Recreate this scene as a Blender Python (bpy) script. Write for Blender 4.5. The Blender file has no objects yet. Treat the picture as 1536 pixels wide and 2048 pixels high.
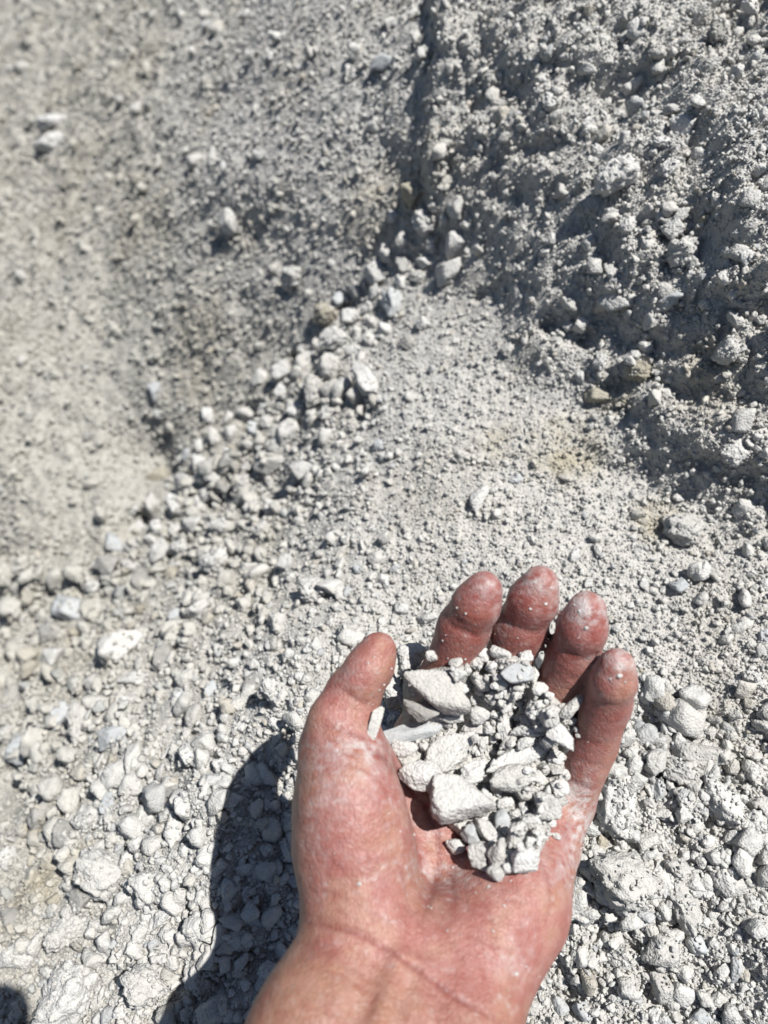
import bpy, bmesh, math, random
import numpy as np
from mathutils import Vector, Matrix, Quaternion
from mathutils.bvhtree import BVHTree

random.seed(7)
RNG = np.random.default_rng(7)
sc = bpy.context.scene
COL = sc.collection

# ------------------------------------------------------------------ camera
PITCH = math.radians(60)           # looking down
CAM_Z = 0.40
cam_d = bpy.data.cameras.new('camera')
cam = bpy.data.objects.new('camera', cam_d)
COL.objects.link(cam)
cam.location = (0, 0, CAM_Z)
cam.rotation_euler = (math.radians(90) - PITCH, 0, 0)
cam_d.sensor_fit = 'HORIZONTAL'
cam_d.sensor_width = 26.0
cam_d.lens = 26.0
cam_d.clip_start = 0.01
cam_d.clip_end = 100
cam_d.dof.use_dof = True
cam_d.dof.focus_distance = 0.318
cam_d.dof.aperture_fstop = 26.0 / 3.6
sc.camera = cam

# light direction (from the sun), given in the camera's frame then turned to the world
fwd = np.array([0, math.cos(PITCH), -math.sin(PITCH)])
upv = np.array([0, math.sin(PITCH), math.cos(PITCH)])
rgt = np.array([1.0, 0, 0])
L_cam = np.array([-.490, -.639, -1.0])
L = L_cam[0] * rgt + L_cam[1] * upv - L_cam[2] * fwd
L /= np.linalg.norm(L)
to_sun = -L
sun_el = math.asin(to_sun[2])
sun_az = math.atan2(to_sun[0], to_sun[1])

# ------------------------------------------------------------------ world
w = bpy.data.worlds.new('World'); sc.world = w; w.use_nodes = True
nt = w.node_tree
bg = nt.nodes['Background']
sky = nt.nodes.new('ShaderNodeTexSky')
sky.sky_type = 'NISHITA'; sky.sun_disc = False
sky.sun_elevation = sun_el; sky.sun_rotation = sun_az
sky.air_density = 1.0; sky.dust_density = 0.6
nt.links.new(sky.outputs[0], bg.inputs[0])
bg.inputs[1].default_value = 0.05

sun_d = bpy.data.lights.new('sun', 'SUN')
sun_d.energy = 5.0; sun_d.angle = math.radians(0.53); sun_d.color = (1.0, .972, .93)
sun = bpy.data.objects.new('sun', sun_d); COL.objects.link(sun)
sun.rotation_euler = Vector(to_sun).to_track_quat('Z', 'Y').to_euler()
sun.location = (1, 1, 3)

vs = sc.view_settings
vs.view_transform = 'Standard'; vs.look = 'None'; vs.gamma = 1; vs.use_curve_mapping = False
vs.exposure = 0.74
sc.cycles.max_bounces = 6
sc.cycles.use_denoising = True

# ------------------------------------------------------------------ numeric helpers
F = 1536.0
CAM = np.array([0, 0, CAM_Z])
def cam_pt(px, py, d):
    return np.array([(px - 768) / F * d, (1024 - py) / F * d, -d])
RM = np.stack([rgt, upv, -fwd], 1)       # camera frame -> world
def to_world(c):
    return np.asarray(c) @ RM.T + CAM
def wpt(px, py, d): return to_world(cam_pt(px, py, d))
def project(p):
    c = (np.asarray(p) - CAM) @ RM
    d = -c[..., 2]
    return 768 + c[..., 0] / d * F, 1024 - c[..., 1] / d * F, d

def _hash(ix, iy, iz, s):
    h = (ix.astype(np.int64) * 374761393 + iy.astype(np.int64) * 668265263 + iz.astype(np.int64) * 2147483647 + s * 974634777) & 0xffffffff
    h = ((h ^ (h >> 13)) * 1274126177) & 0xffffffff
    h = (h ^ (h >> 16)) & 0xffffffff
    h = (h * 2246822519) & 0xffffffff
    h = h ^ (h >> 15)
    return (h & 0xffffff) / float(0xffffff)
def vnoise(p, s=0):
    """smooth value noise -1..1 of Nx3 points"""
    i = np.floor(p).astype(np.int64); f = p - i; f = f * f * f * (f * (f * 6 - 15) + 10)
    out = 0
    for a in (0, 1):
        wa = f[:, 0] if a else 1 - f[:, 0]
        for b in (0, 1):
            wb = f[:, 1] if b else 1 - f[:, 1]
            for c in (0, 1):
                wc = f[:, 2] if c else 1 - f[:, 2]
                out = out + wa * wb * wc * _hash(i[:, 0] + a, i[:, 1] + b, i[:, 2] + c, s)
    return out * 2 - 1
def fbm(p, o=4, s=0, g=.5):
    t = 0; a = 1
    for k in range(o):
        t = t + a * vnoise(p * 2.03 ** k + 17.3 * k, s + k); a *= g
    return t
def worley3(p, s=0):
    i = np.floor(p).astype(np.int64); best = np.full(len(p), 9.)
    for a in (-1, 0, 1):
        for b in (-1, 0, 1):
            for c in (-1, 0, 1):
                x, y, z = i[:, 0] + a, i[:, 1] + b, i[:, 2] + c
                q = np.stack([x + _hash(x, y, z, s), y + _hash(x, y, z, s + 1), z + _hash(x, y, z, s + 2)], 1)
                best = np.minimum(best, ((q - p) ** 2).sum(1))
    return np.sqrt(best)
def worley3id(p, s=0):
    i = np.floor(p).astype(np.int64); best = np.full(len(p), 9.); rid = np.zeros(len(p))
    for a in (-1, 0, 1):
        for b in (-1, 0, 1):
            for c in (-1, 0, 1):
                x, y, z = i[:, 0] + a, i[:, 1] + b, i[:, 2] + c
                d = (x + _hash(x, y, z, s) - p[:, 0]) ** 2 + (y + _hash(x, y, z, s + 1) - p[:, 1]) ** 2 + (z + _hash(x, y, z, s + 2) - p[:, 2]) ** 2
                m = d < best; best = np.where(m, d, best); rid = np.where(m, _hash(x, y, z, s + 3), rid)
    return np.sqrt(best), rid
def worley2(x, y, s=0):
    """dome-shaped cells: returns F1 distance and a random number per cell"""
    ix = np.floor(x).astype(np.int64); iy = np.floor(y).astype(np.int64)
    best = np.full(x.shape, 9.); rid = np.zeros(x.shape)
    z = np.zeros_like(ix)
    for a in (-1, 0, 1):
        for b in (-1, 0, 1):
            X, Y = ix + a, iy + b
            d = (X + _hash(X, Y, z, s) - x) ** 2 + (Y + _hash(X, Y, z, s + 1) - y) ** 2
            m = d < best
            best = np.where(m, d, best); rid = np.where(m, _hash(X, Y, z, s + 2), rid)
    return np.sqrt(best), rid

# ------------------------------------------------------------------ object helpers
def mesh_from(name, verts, faces, mat=None, smooth=True):
    me = bpy.data.meshes.new(name)
    verts = np.asarray(verts, dtype=np.float32); faces = np.asarray(faces, dtype=np.int32)
    n = faces.shape[1]
    me.vertices.add(len(verts)); me.vertices.foreach_set('co', verts.ravel())
    me.loops.add(faces.size); me.loops.foreach_set('vertex_index', faces.ravel())
    me.polygons.add(len(faces)); me.polygons.foreach_set('loop_start', np.arange(0, faces.size, n, dtype=np.int32))
    me.polygons.foreach_set('use_smooth', np.full(len(faces), smooth))
    me.update(calc_edges=True)
    if mat: me.materials.append(mat)
    return me
def link(name, data, parent=None):
    o = bpy.data.objects.new(name, data); COL.objects.link(o)
    if parent: o.parent = parent
    return o
def tag(o, label=None, cat=None, group=None, kind=None):
    if label: o['label'] = label
    if cat: o['category'] = cat
    if group: o['group'] = group
    if kind: o['kind'] = kind
    return o

# ------------------------------------------------------------------ materials
def new_mat(name):
    m = bpy.data.materials.new(name); m.use_nodes = True
    return m, m.node_tree, m.node_tree.nodes['Principled BSDF']
def nd(t, typ, **k):
    n = t.nodes.new(typ)
    for a, b in k.items(): setattr(n, a, b)
    return n
def ramp(t, stops):
    r = nd(t, 'ShaderNodeValToRGB')
    e = r.color_ramp.elements
    while len(e) < len(stops): e.new(.5)
    for k, (p, c) in enumerate(stops):
        e[k].position = p; e[k].color = (*c, 1)
    return r
def noise(t, vec, scale, detail=3, rough=.6):
    n = nd(t, 'ShaderNodeTexNoise'); n.inputs['Scale'].default_value = scale
    n.inputs['Detail'].default_value = detail; n.inputs['Roughness'].default_value = rough
    t.links.new(vec, n.inputs['Vector']); return n

def rock_material(name, kind):
    m, t, b = new_mat(name)
    geo = nd(t, 'ShaderNodeNewGeometry')
    oi = nd(t, 'ShaderNodeObjectInfo')
    pos = geo.outputs['Position']
    K_ = lambda st: [(p, tuple(.79 * c for c in col)) for p, col in st]
    if kind == 'pebble':
        base = ramp(t, K_([(0, (.49, .478, .452)), (.55, (.55, .54, .512)), (.84, (.52, .515, .495)), (.9, (.42, .43, .432)), (.95, (.44, .41, .355)), (1, (.58, .572, .55))]))
    elif kind == 'chalk':
        base = ramp(t, K_([(0, (.455, .445, .42)), (.3, (.51, .50, .475)), (.7, (.545, .537, .515)), (1, (.57, .563, .545))]))
    elif kind == 'blue':
        base = ramp(t, K_([(0, (.40, .415, .42)), (1, (.46, .474, .476))]))
    elif kind == 'grey':
        base = ramp(t, K_([(0, (.27, .265, .25)), (1, (.36, .35, .33))]))
    elif kind == 'tan':
        base = ramp(t, K_([(0, (.34, .315, .255)), (1, (.42, .39, .32))]))
    else:   # ground
        base = ramp(t, K_([(0, (.49, .476, .447)), (1, (.50, .486, .457))]))
    t.links.new(oi.outputs['Random'], base.inputs['Fac'])
    # patchy mottling at world scale: dusty coating over cleaner rock
    n1 = noise(t, pos, 260, 5, .65)
    r1 = ramp(t, [(.32, (.78, .78, .79)), (.5, (1, 1, 1)), (.72, (1.10, 1.095, 1.08))])
    t.links.new(n1.outputs['Fac'], r1.inputs['Fac'])
    mx = nd(t, 'ShaderNodeMix', data_type='RGBA', blend_type='MULTIPLY'); mx.inputs['Factor'].default_value = .8
    t.links.new(base.outputs['Color'], mx.inputs['A']); t.links.new(r1.outputs['Color'], mx.inputs['B'])
    last = mx.outputs['Result']
    # fines speckle
    n2 = noise(t, pos, 1600, 2, .7)
    r2 = ramp(t, [(.34, (.60, .59, .57)), (.47, (1, 1, 1))])
    t.links.new(n2.outputs['Fac'], r2.inputs['Fac'])
    mx2 = nd(t, 'ShaderNodeMix', data_type='RGBA', blend_type='MULTIPLY'); mx2.inputs['Factor'].default_value = .6
    t.links.new(last, mx2.inputs['A']); t.links.new(r2.outputs['Color'], mx2.inputs['B'])
    last = mx2.outputs['Result']
    # slow tan / grey drift of the whole heap, a little greyer on the far floor
    n3 = noise(t, pos, 9, 3, .55)
    r3 = ramp(t, [(.34, (.90, .885, .845)), (.46, (1, 1, 1)), (.68, (.97, .985, 1.0))])
    t.links.new(n3.outputs['Fac'], r3.inputs['Fac'])
    mx3 = nd(t, 'ShaderNodeMix', data_type='RGBA', blend_type='MULTIPLY'); mx3.inputs['Factor'].default_value = .8 if kind in ('pebble', 'ground') else .35
    t.links.new(last, mx3.inputs['A']); t.links.new(r3.outputs['Color'], mx3.inputs['B'])
    last = mx3.outputs['Result']
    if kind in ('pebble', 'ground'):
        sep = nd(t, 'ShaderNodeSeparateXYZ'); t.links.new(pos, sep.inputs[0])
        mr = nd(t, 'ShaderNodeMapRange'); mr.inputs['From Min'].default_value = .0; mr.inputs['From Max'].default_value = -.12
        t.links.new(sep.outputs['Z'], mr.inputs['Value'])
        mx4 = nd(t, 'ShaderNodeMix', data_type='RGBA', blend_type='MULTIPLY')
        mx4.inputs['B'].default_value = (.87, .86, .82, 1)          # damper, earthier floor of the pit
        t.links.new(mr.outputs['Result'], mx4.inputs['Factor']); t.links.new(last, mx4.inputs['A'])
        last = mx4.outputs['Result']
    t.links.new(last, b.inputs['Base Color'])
    b.inputs['Roughness'].default_value = .92
    b.inputs['Specular IOR Level'].default_value = .15
    # relief: crumbs and pits
    def bump(h, strength, dist, prev=None):
        bn = nd(t, 'ShaderNodeBump'); bn.inputs['Strength'].default_value = strength; bn.inputs['Distance'].default_value = dist
        t.links.new(h, bn.inputs['Height'])
        if prev: t.links.new(prev, bn.inputs['Normal'])
        return bn.outputs['Normal']
    soft = kind in ('blue', 'grey')
    nb1 = noise(t, pos, 420, 4, .7)
    nb = bump(nb1.outputs['Fac'], .25 if soft else .36, .0011)
    vo = nd(t, 'ShaderNodeTexVoronoi'); vo.inputs['Scale'].default_value = 900; vo.inputs['Randomness'].default_value = 1
    t.links.new(pos, vo.inputs['Vector'])
    inv = nd(t, 'ShaderNodeMath', operation='SUBTRACT'); inv.inputs[0].default_value = 1
    t.links.new(vo.outputs['Distance'], inv.inputs[1])
    nb = bump(inv.outputs[0], .12 if soft else (.8 if kind == 'ground' else .6), .0008, nb)
    t.links.new(nb, b.inputs['Normal'])
    return m
M = {k: rock_material('rock_' + k, k) for k in ('pebble', 'chalk', 'blue', 'grey', 'tan', 'ground')}

# ------------------------------------------------------------------ ground height field
# depths (m, along the view axis) measured over the picture, turned into points of the place
S = .75
CTRL = [
 # near slope under and around the hand
 (1536,2048,.43),(1300,2048,.44),(1050,2048,.455),(1300,1800,.455),(1536,1750,.45),(1300,1550,.475),(1536,1450,.48),(1150,1350,.51),(1400,1200,.515),
 (1050,1950,.465),(750,1900,.475),(750,1600,.50),(900,1350,.52),(1000,1150,.545),(1250,1020,.555),(800,1200,.555),(650,1350,.515),(585,1470,.495),
 (560,1560,.498),(450,1600,.505),(420,1760,.492),(450,2048,.46),(250,1900,.50),(250,1650,.535),(20,1980,.52),(20,1750,.58),(60,1600,.64),
 (250,1450,.60),(450,1400,.57),(400,1250,.64),(150,1350,.70),(20,1450,.74),(20,1250,.92),(180,1200,.84),(550,1200,.60),(700,1050,.60),
 (600,1050,.66),(450,1100,.72),(350,1130,.78),
 # ridge
 (310,1075,.84),(380,985,.83),(470,900,.80),(560,815,.78),(620,730,.76),(700,660,.74),(760,590,.73),(830,500,.72),
 # smooth scree above the hand
 (900,1000,.575),(1050,900,.58),(900,850,.61),(800,950,.61),(900,700,.65),(1050,750,.61),(1000,600,.64),(920,500,.68),(750,800,.66),(650,850,.70),(650,950,.665),
 # foot of the bank
 (1150,880,.575),(1300,960,.56),(1450,1030,.54),(1536,1050,.53),(1250,800,.565),
 # bank
 (1400,900,.535),(1536,900,.512),(1150,700,.58),(1300,700,.545),(1450,700,.51),(1536,600,.485),(1050,550,.61),(1200,500,.565),(1350,450,.53),(1500,400,.495),
 (1000,400,.63),(1120,300,.59),(1300,250,.555),(1500,150,.52),(950,250,.65),(1050,120,.625),(1200,30,.595),(1400,20,.57),(1536,-20,.545),(890,330,.665),(885,180,.665),(905,60,.66),(880,430,.68),
 (1400,-250,.57),(1100,-250,.64),(930,-200,.69),(1700,-100,.50),(1700,400,.475),(1700,900,.49),(1700,1400,.46),(1700,2000,.41),(1200,2300,.43),(700,2300,.44),(200,2300,.46),(-200,2200,.50),(-200,1800,.62),
 # far floor
 (780,470,.73),(800,20,.735),(700,20,.77),(600,20,.83),(450,20,1.04),(250,20,1.35),(0,0,1.85),
 (800,200,.72),(700,200,.745),(600,200,.79),(450,200,.94),(300,200,1.10),(0,200,1.5),(800,350,.725),(700,350,.75),(550,350,.80),(400,350,.90),(200,350,1.15),(0,350,1.35),
 (740,400,.735),(650,480,.785),(500,480,.85),(350,480,.95),(150,480,1.12),(0,480,1.22),(680,600,.79),(560,600,.83),(400,600,.90),(200,600,1.05),(0,600,1.15),
 (560,700,.85),(430,720,.90),(250,720,.98),(0,720,1.06),(440,830,.90),(330,830,.945),(150,830,.98),(0,830,1.0),(340,930,.97),(200,930,.97),(0,930,.98),(230,1020,.91),(100,1020,.93),(0,1020,.96),
 (-300,900,1.1),(-300,300,1.75),(-300,1300,.98),(-300,1600,.78),(600,-200,1.05),(800,-200,.78),(0,-200,2.2),
]
NF_ = next(i for i, c in enumerate(CTRL) if c == (780,470,.73))
RIDGE = [(905,-500,.72),(900,-200,.69),(880,-60,.68),(872,60,.675),(868,180,.67),(864,330,.67),(866,430,.685),(832,492,.712),(790,540,.725),(742,597,.738),(690,652,.747),(655,690,.752),(610,735,.765),(560,800,.775),(520,835,.78),(466,890,.792),(420,940,.81),(372,985,.825),(330,1035,.835),(290,1070,.84),(240,1110,.845),(170,1130,.86),(80,1120,.90),(-20,1130,.95),(-250,1180,1.0),(-900,1200,1.2)]
NEAR = np.array([cam_pt(x, y, d * S) for x, y, d in CTRL[:NF_] + RIDGE[1:-2]])
FARP = np.array([cam_pt(x, y, d * S) for x, y, d in CTRL[NF_:] + [(860,-60,.72),(850,60,.705),(846,180,.692),(842,330,.688),(840,430,.70),(796,486,.722),(758,530,.75),(708,582,.772),(655,630,.80),(585,700,.83),(520,780,.86),(440,860,.89),(350,955,.92),(265,1035,.915)] + [(170,1130,.90),(80,1120,.93),(-20,1130,.97),(-250,1180,1.0),(-900,1200,1.2)]])
BORD = [cam_pt(*q) for q in ((2300,-500,.42),(2300,1000,.36),(2300,2700,.30),(700,3000,.31),(-900,2800,.36),(1200,-700,.52))]
FBRD = [cam_pt(*q) for q in ((-900,-400,2.0),(-1200,1300,.85),(-900,2800,.5),(1300,-600,.60),(1300,400,.52),(1000,1000,.55))]
NEAR = np.concatenate([NEAR, BORD]); FARP = np.concatenate([FARP, FBRD])
def _rbf_fit(C, lam=2e-4):
    xy, z = C[:, :2], C[:, 2]
    d = np.sqrt(((xy[:, None] - xy[None]) ** 2).sum(-1) + 1.5e-4)
    n = len(xy); A = np.zeros((n + 3, n + 3)); A[:n, :n] = -d + np.eye(n) * lam
    A[:n, n] = 1; A[:n, n + 1:] = xy; A[n, :n] = 1; A[n + 1:, :n] = xy.T
    return np.linalg.solve(A, np.concatenate([z, [0, 0, 0]]))
WN, WF = _rbf_fit(NEAR), _rbf_fit(FARP)
def rbf(C, W_, x, y):
    sh = x.shape; xf, yf = x.ravel(), y.ravel(); out = np.full(xf.shape, W_[-3]) + W_[-2] * xf + W_[-1] * yf
    for k in range(len(C)): out -= W_[k] * np.sqrt((xf - C[k, 0]) ** 2 + (yf - C[k, 1]) ** 2 + 1.5e-4)
    return out.reshape(sh)
RL = np.array([cam_pt(x, y, d * S)[:2] for x, y, d in RIDGE])
def ridge_dist(x, y):
    """signed distance to the ridge line, positive on the near heap"""
    best = np.full(x.shape, 9.); sg = np.ones(x.shape)
    for a, b in zip(RL[:-1], RL[1:]):
        ab = b - a; t = np.clip(((x - a[0]) * ab[0] + (y - a[1]) * ab[1]) / (ab @ ab), 0, 1)
        dx, dy = x - a[0] - t * ab[0], y - a[1] - t * ab[1]; d = np.hypot(dx, dy)
        cr = ab[0] * (y - a[1]) - ab[1] * (x - a[0])
        m = d < best - 1e-9; best = np.where(m, d, best); sg = np.where(m, np.sign(cr), sg)
    return best * sg
# look-up of how coarse / how rough the heap is, by place
def idw(table):
    T = np.array(table, float)
    def f(px, py):
        num = 0; den = 0
        for x, y, v in T:
            wgt = 1 / (((px - x) ** 2 + (py - y) ** 2) / 1e4 + .15) ** 1.6
            num = num + wgt * v; den = den + wgt
        return num / den
    return f
coarse_f = idw([(900,600,.05),(1000,800,.1),(1150,950,.15),(1000,1050,.22),(1300,1100,.3),(700,1100,.52),(800,900,.3),(700,800,.7),(550,950,.95),(400,1050,.95),
 (350,1250,.85),(600,1250,.65),(150,1250,1.1),(150,1450,1),(300,1600,.9),(100,1800,.8),(400,1900,.95),(500,1700,.7),(500,1950,.7),(1400,1250,.45),(1350,1550,.95),(1450,1700,.8),
 (1250,1750,1),(1150,1950,.65),(1450,1980,.55),(1200,300,.4),(1400,500,.45),(1300,700,.45),(1500,100,.45),(920,350,.5),(400,500,.32),(200,200,.32),(650,250,.25),(600,450,.3),(400,700,.35),(150,600,.4),(550,620,.3),(300,850,.35),(750,400,.25),(700,50,.25),(100,900,.8),(980,480,.2),(900,900,.2)])
rough_f = idw([(900,600,.06),(1000,800,.1),(900,720,.06),(1150,950,.2),(1000,1080,.15),(1300,1100,.15),(700,1100,.3),(800,950,.15),(650,850,.5),(450,1000,.7),(350,1250,.7),(600,1250,.4),
 (150,1300,1.1),(250,1600,.85),(450,1850,.7),(100,1850,.8),(350,1450,.8),(800,1600,.3),(1350,1400,.4),(1300,1700,.7),(1450,1900,.55),(1100,200,1.0),(1250,450,1.1),(1400,200,1.0),(1450,650,1.1),(1300,750,.9),(1050,500,.8),(930,200,1.0),
 (1500,900,.9),(980,430,.5),(400,500,.5),(500,450,.6),(200,200,.7),(650,250,.45),(750,400,.3),(400,700,.6),(150,600,.6),(550,640,.45),(300,850,.35),(700,50,.35),(560,570,.7),(100,870,.8),(1150,600,.9)])

def axis(lo, hi, step, ratio, n_out):
    a = np.arange(lo, hi + step * .5, step)
    o = step * np.cumsum(ratio ** np.arange(1, n_out + 1))
    return np.concatenate([lo - o[::-1], a, hi + o])
GX = np.concatenate([-.30 - .0015 * np.cumsum(1.0085 ** np.arange(1, 265))[::-1], np.arange(-.30, .29, .0015), .29 + .0015 * np.cumsum(1.04 ** np.arange(1, 90))])
GY = np.concatenate([-.29 - .0015 * np.cumsum(1.05 ** np.arange(1, 65))[::-1], np.arange(-.29, .34, .0015), .34 + .0015 * np.cumsum(1.0085 ** np.arange(1, 265))])
XX, YY = np.meshgrid(GX, GY, indexing='xy')
cx_ = axis(-1.0, .4, .008, 1.15, 24); cy_ = axis(-.4, 1.0, .008, 1.15, 24)
cX, cY = np.meshgrid(cx_, cy_, indexing='xy'); cN = rbf(NEAR, WN, cX, cY); cF = rbf(FARP, WF, cX, cY)
def bil(gx, gy, Z, x, y):
    x = np.clip(x, gx[0], gx[-1]); y = np.clip(y, gy[0], gy[-1])
    i = np.clip(np.searchsorted(gx, x) - 1, 0, len(gx) - 2); j = np.clip(np.searchsorted(gy, y) - 1, 0, len(gy) - 2)
    fx = (x - gx[i]) / (gx[i + 1] - gx[i]); fy = (y - gy[j]) / (gy[j + 1] - gy[j])
    return (Z[j, i] * (1 - fx) + Z[j, i + 1] * fx) * (1 - fy) + (Z[j + 1, i] * (1 - fx) + Z[j + 1, i + 1] * fx) * fy
ZN, ZF = bil(cx_, cy_, cN, XX, YY), bil(cx_, cy_, cF, XX, YY)
SD = ridge_dist(XX, YY)
SD = SD + .004 * fbm(np.stack([XX.ravel() * 45, YY.ravel() * 45, 0 * XX.ravel()], 1), 3, 7).reshape(XX.shape)
st_ = np.clip((SD + .006) / .008, 0, 1); st_ = st_ * st_ * (3 - 2 * st_)
ZN = ZN + .007 * np.exp(-((SD - .010) / .010) ** 2) * np.clip((.13 - YY) / .1, 0, 1)     # raised crest
ZZ = np.where(ZF < ZN, ZF + (ZN - ZF) * st_, ZN * st_ + ZF * (1 - st_))
def zone(x, y, z):
    p = np.stack([x, y, z], -1)
    c = p; d = np.maximum(-c[..., 2], .15)
    return np.clip(768 + c[..., 0] / d * F, -500, 2000), np.clip(1024 - c[..., 1] / d * F, -400, 2400), d
pxg, pyg, dg = zone(XX, YY, ZZ)
RG = rough_f(pxg, pyg); CG = coarse_f(pxg, pyg)
P3 = np.stack([XX.ravel(), YY.ravel(), ZZ.ravel()], 1)
MC = Matrix.Translation(tuple(CAM)) @ Matrix(RM.tolist()).to_4x4()     # heap frame -> world
far = np.clip((dg - .6) / .8, 0, 1)
RG = RG * np.where(SD < -.004, .6, 1.0)
# clumps and gullies
lump = fbm(P3 * 22, 3, 3).reshape(XX.shape)
rid = (1 - np.abs(fbm(P3 * 38 + 5, 3, 11))).reshape(XX.shape)
wob = np.stack([lump.ravel(), rid.ravel(), lump.ravel() * rid.ravel()], 1) * .3
d1, id1 = [a.reshape(XX.shape) for a in worley3id(P3 * 42 + wob, 31)]
d2, id2 = [a.reshape(XX.shape) for a in worley3id(P3 * 105 + wob, 57)]
d3, id3 = [a.reshape(XX.shape) for a in worley3id(P3 * 260, 77)]
d0, id0 = [a.reshape(XX.shape) for a in worley3id(P3 * 15 + wob, 91)]
db, idb = [a.reshape(XX.shape) for a in worley3id(P3 * 24 + wob, 131)]
bank_ = np.clip((pxg - 900) / 120, 0, 1) * np.clip((1000 - pyg) / 120, 0, 1)
ZZ = ZZ + bank_ * RG * .012 * np.clip(.75 - db, 0, 1) * (.1 + idb) * 1.4 - bank_ * RG * .004
ZZ = ZZ + far * .035 * np.clip(.75 - d0, 0, 1) * id0 * np.clip(RG, 0, 1)
ZZ = ZZ + RG * (.010 * lump + .007 * (rid - .6)) * (1 + 1.2 * far)
ZZ = ZZ + RG * .016 * np.clip(.72 - d1, 0, 1) * (.1 + id1) * 1.3 * (1 + 1.2 * far)
ZZ = ZZ + (1 - far) * (.2 + .8 * RG) * .0062 * np.clip(.72 - d2, 0, 1) * (.2 + id2) * 1.4
ZZ = ZZ + (1 - far) * .0018 * np.clip(.72 - d3, 0, 1) * (.4 + id3)
# dark hollows between the blocks, at their places on the heap: px, py, radius px, depth mm
PITS = [(352,968,30,26),(275,1052,34,22),(690,612,20,12),(485,600,18,7),(570,560,16,7),(500,835,26,22),(650,700,18,14),(730,815,26,10),(430,1005,20,16),(590,715,16,16),
        (1180,645,46,16),(1300,690,50,14),(1110,640,26,14),(1400,780,30,7),(1330,870,30,6),(1480,970,40,4),(1240,940,40,5),(1000,570,20,9),(965,590,16,8),(1030,370,26,9),(900,330,20,8),
        (440,480,16,8),(90,315,26,10),(545,1170,20,10),(600,1180,14,8),(500,1350,24,11),(520,1400,22,11),(560,1290,16,7),(500,1230,16,6),
        (30,1560,36,10),(60,1720,60,8),(120,1760,40,8),(90,1590,30,8),(380,1470,24,6),(1330,1560,24,10),(1420,1660,26,9),(1350,1910-60,22,8),(1190,1860,20,8),(1300,1990,22,9),(1470,1560,20,7),(1130,1990,24,6),
        (250,1745-60,20,5),(180,1770,20,10),(415,1500,20,6),(300,1900,16,6),(262,1955,14,8),(370,1890,14,7),(1536,1500,30,7),(1290,1450,22,7)]
_pp = np.array(PITS, float)
_p0 = np.stack([(_pp[:, 0] - 768) / F, (1024 - _pp[:, 1]) / F, -np.ones(len(_pp))], -1)
_t = np.full(len(_pp), .2)
for _ in range(900):
    q_ = _p0 * _t[:, None]
    _t = np.where(q_[:, 2] < bil(GX, GY, ZZ, q_[:, 0], q_[:, 1]), _t, _t + .002 + .001 * _t)
q_ = _p0 * _t[:, None]
for k_ in range(len(_pp)):
    rr = _pp[k_, 2] / F * _t[k_]
    dist2 = ((XX - q_[k_, 0]) ** 2 + (YY - q_[k_, 1]) ** 2) / rr ** 2
    ZZ = ZZ - _pp[k_, 3] * .001 * np.exp(-dist2 * (1 + .5 * lump))
ZZ = ZZ + (1 - far) * .0005 * fbm(P3 * 420, 2, 5).reshape(XX.shape)
ny, nx = XX.shape; print('grid', XX.shape)
idx = np.arange(ny * nx).reshape(ny, nx)
faces = np.stack([idx[:-1, :-1], idx[:-1, 1:], idx[1:, 1:], idx[1:, :-1]], -1).reshape(-1, 4)
ground = link('ground', mesh_from('ground', np.stack([XX, YY, ZZ], -1).reshape(-1, 3), faces, M['ground']))
ground.matrix_world = MC
tag(ground, 'pale chalky heap of fine crushed rock dropping to a lower floor at upper left', 'ground', kind='structure')

HT = ZZ.copy()                       # top of the pile so far
def height(x, y): return bil(GX, GY, ZZ, x, y)
def pile(x, y): return bil(GX, GY, HT, x, y)
def normal_at(x, y, e=.006):
    zx = (height(x + e, y) - height(x - e, y)) / (2 * e); zy = (height(x, y + e) - height(x, y - e)) / (2 * e)
    n = np.stack([-zx, -zy, np.ones_like(zx)], -1)
    return n / np.linalg.norm(n, axis=-1, keepdims=True)
def hit_ground(px, py, Z=None):
    """first meeting of the view ray with the heap, Nx3"""
    f = height if Z is None else Z
    px = np.asarray(px, float); py = np.asarray(py, float)
    dirs = np.stack([(px - 768) / F, (1024 - py) / F, -np.ones_like(px)], -1)
    t = np.full(px.shape, .2); done = np.zeros(px.shape, bool)
    for _ in range(900):
        p = dirs * t[..., None]
        below = p[..., 2] < f(p[..., 0], p[..., 1])
        done |= below
        if done.all(): break
        t = np.where(done, t, t + .0015 + .001 * t)
    return dirs * t[..., None], t

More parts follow.
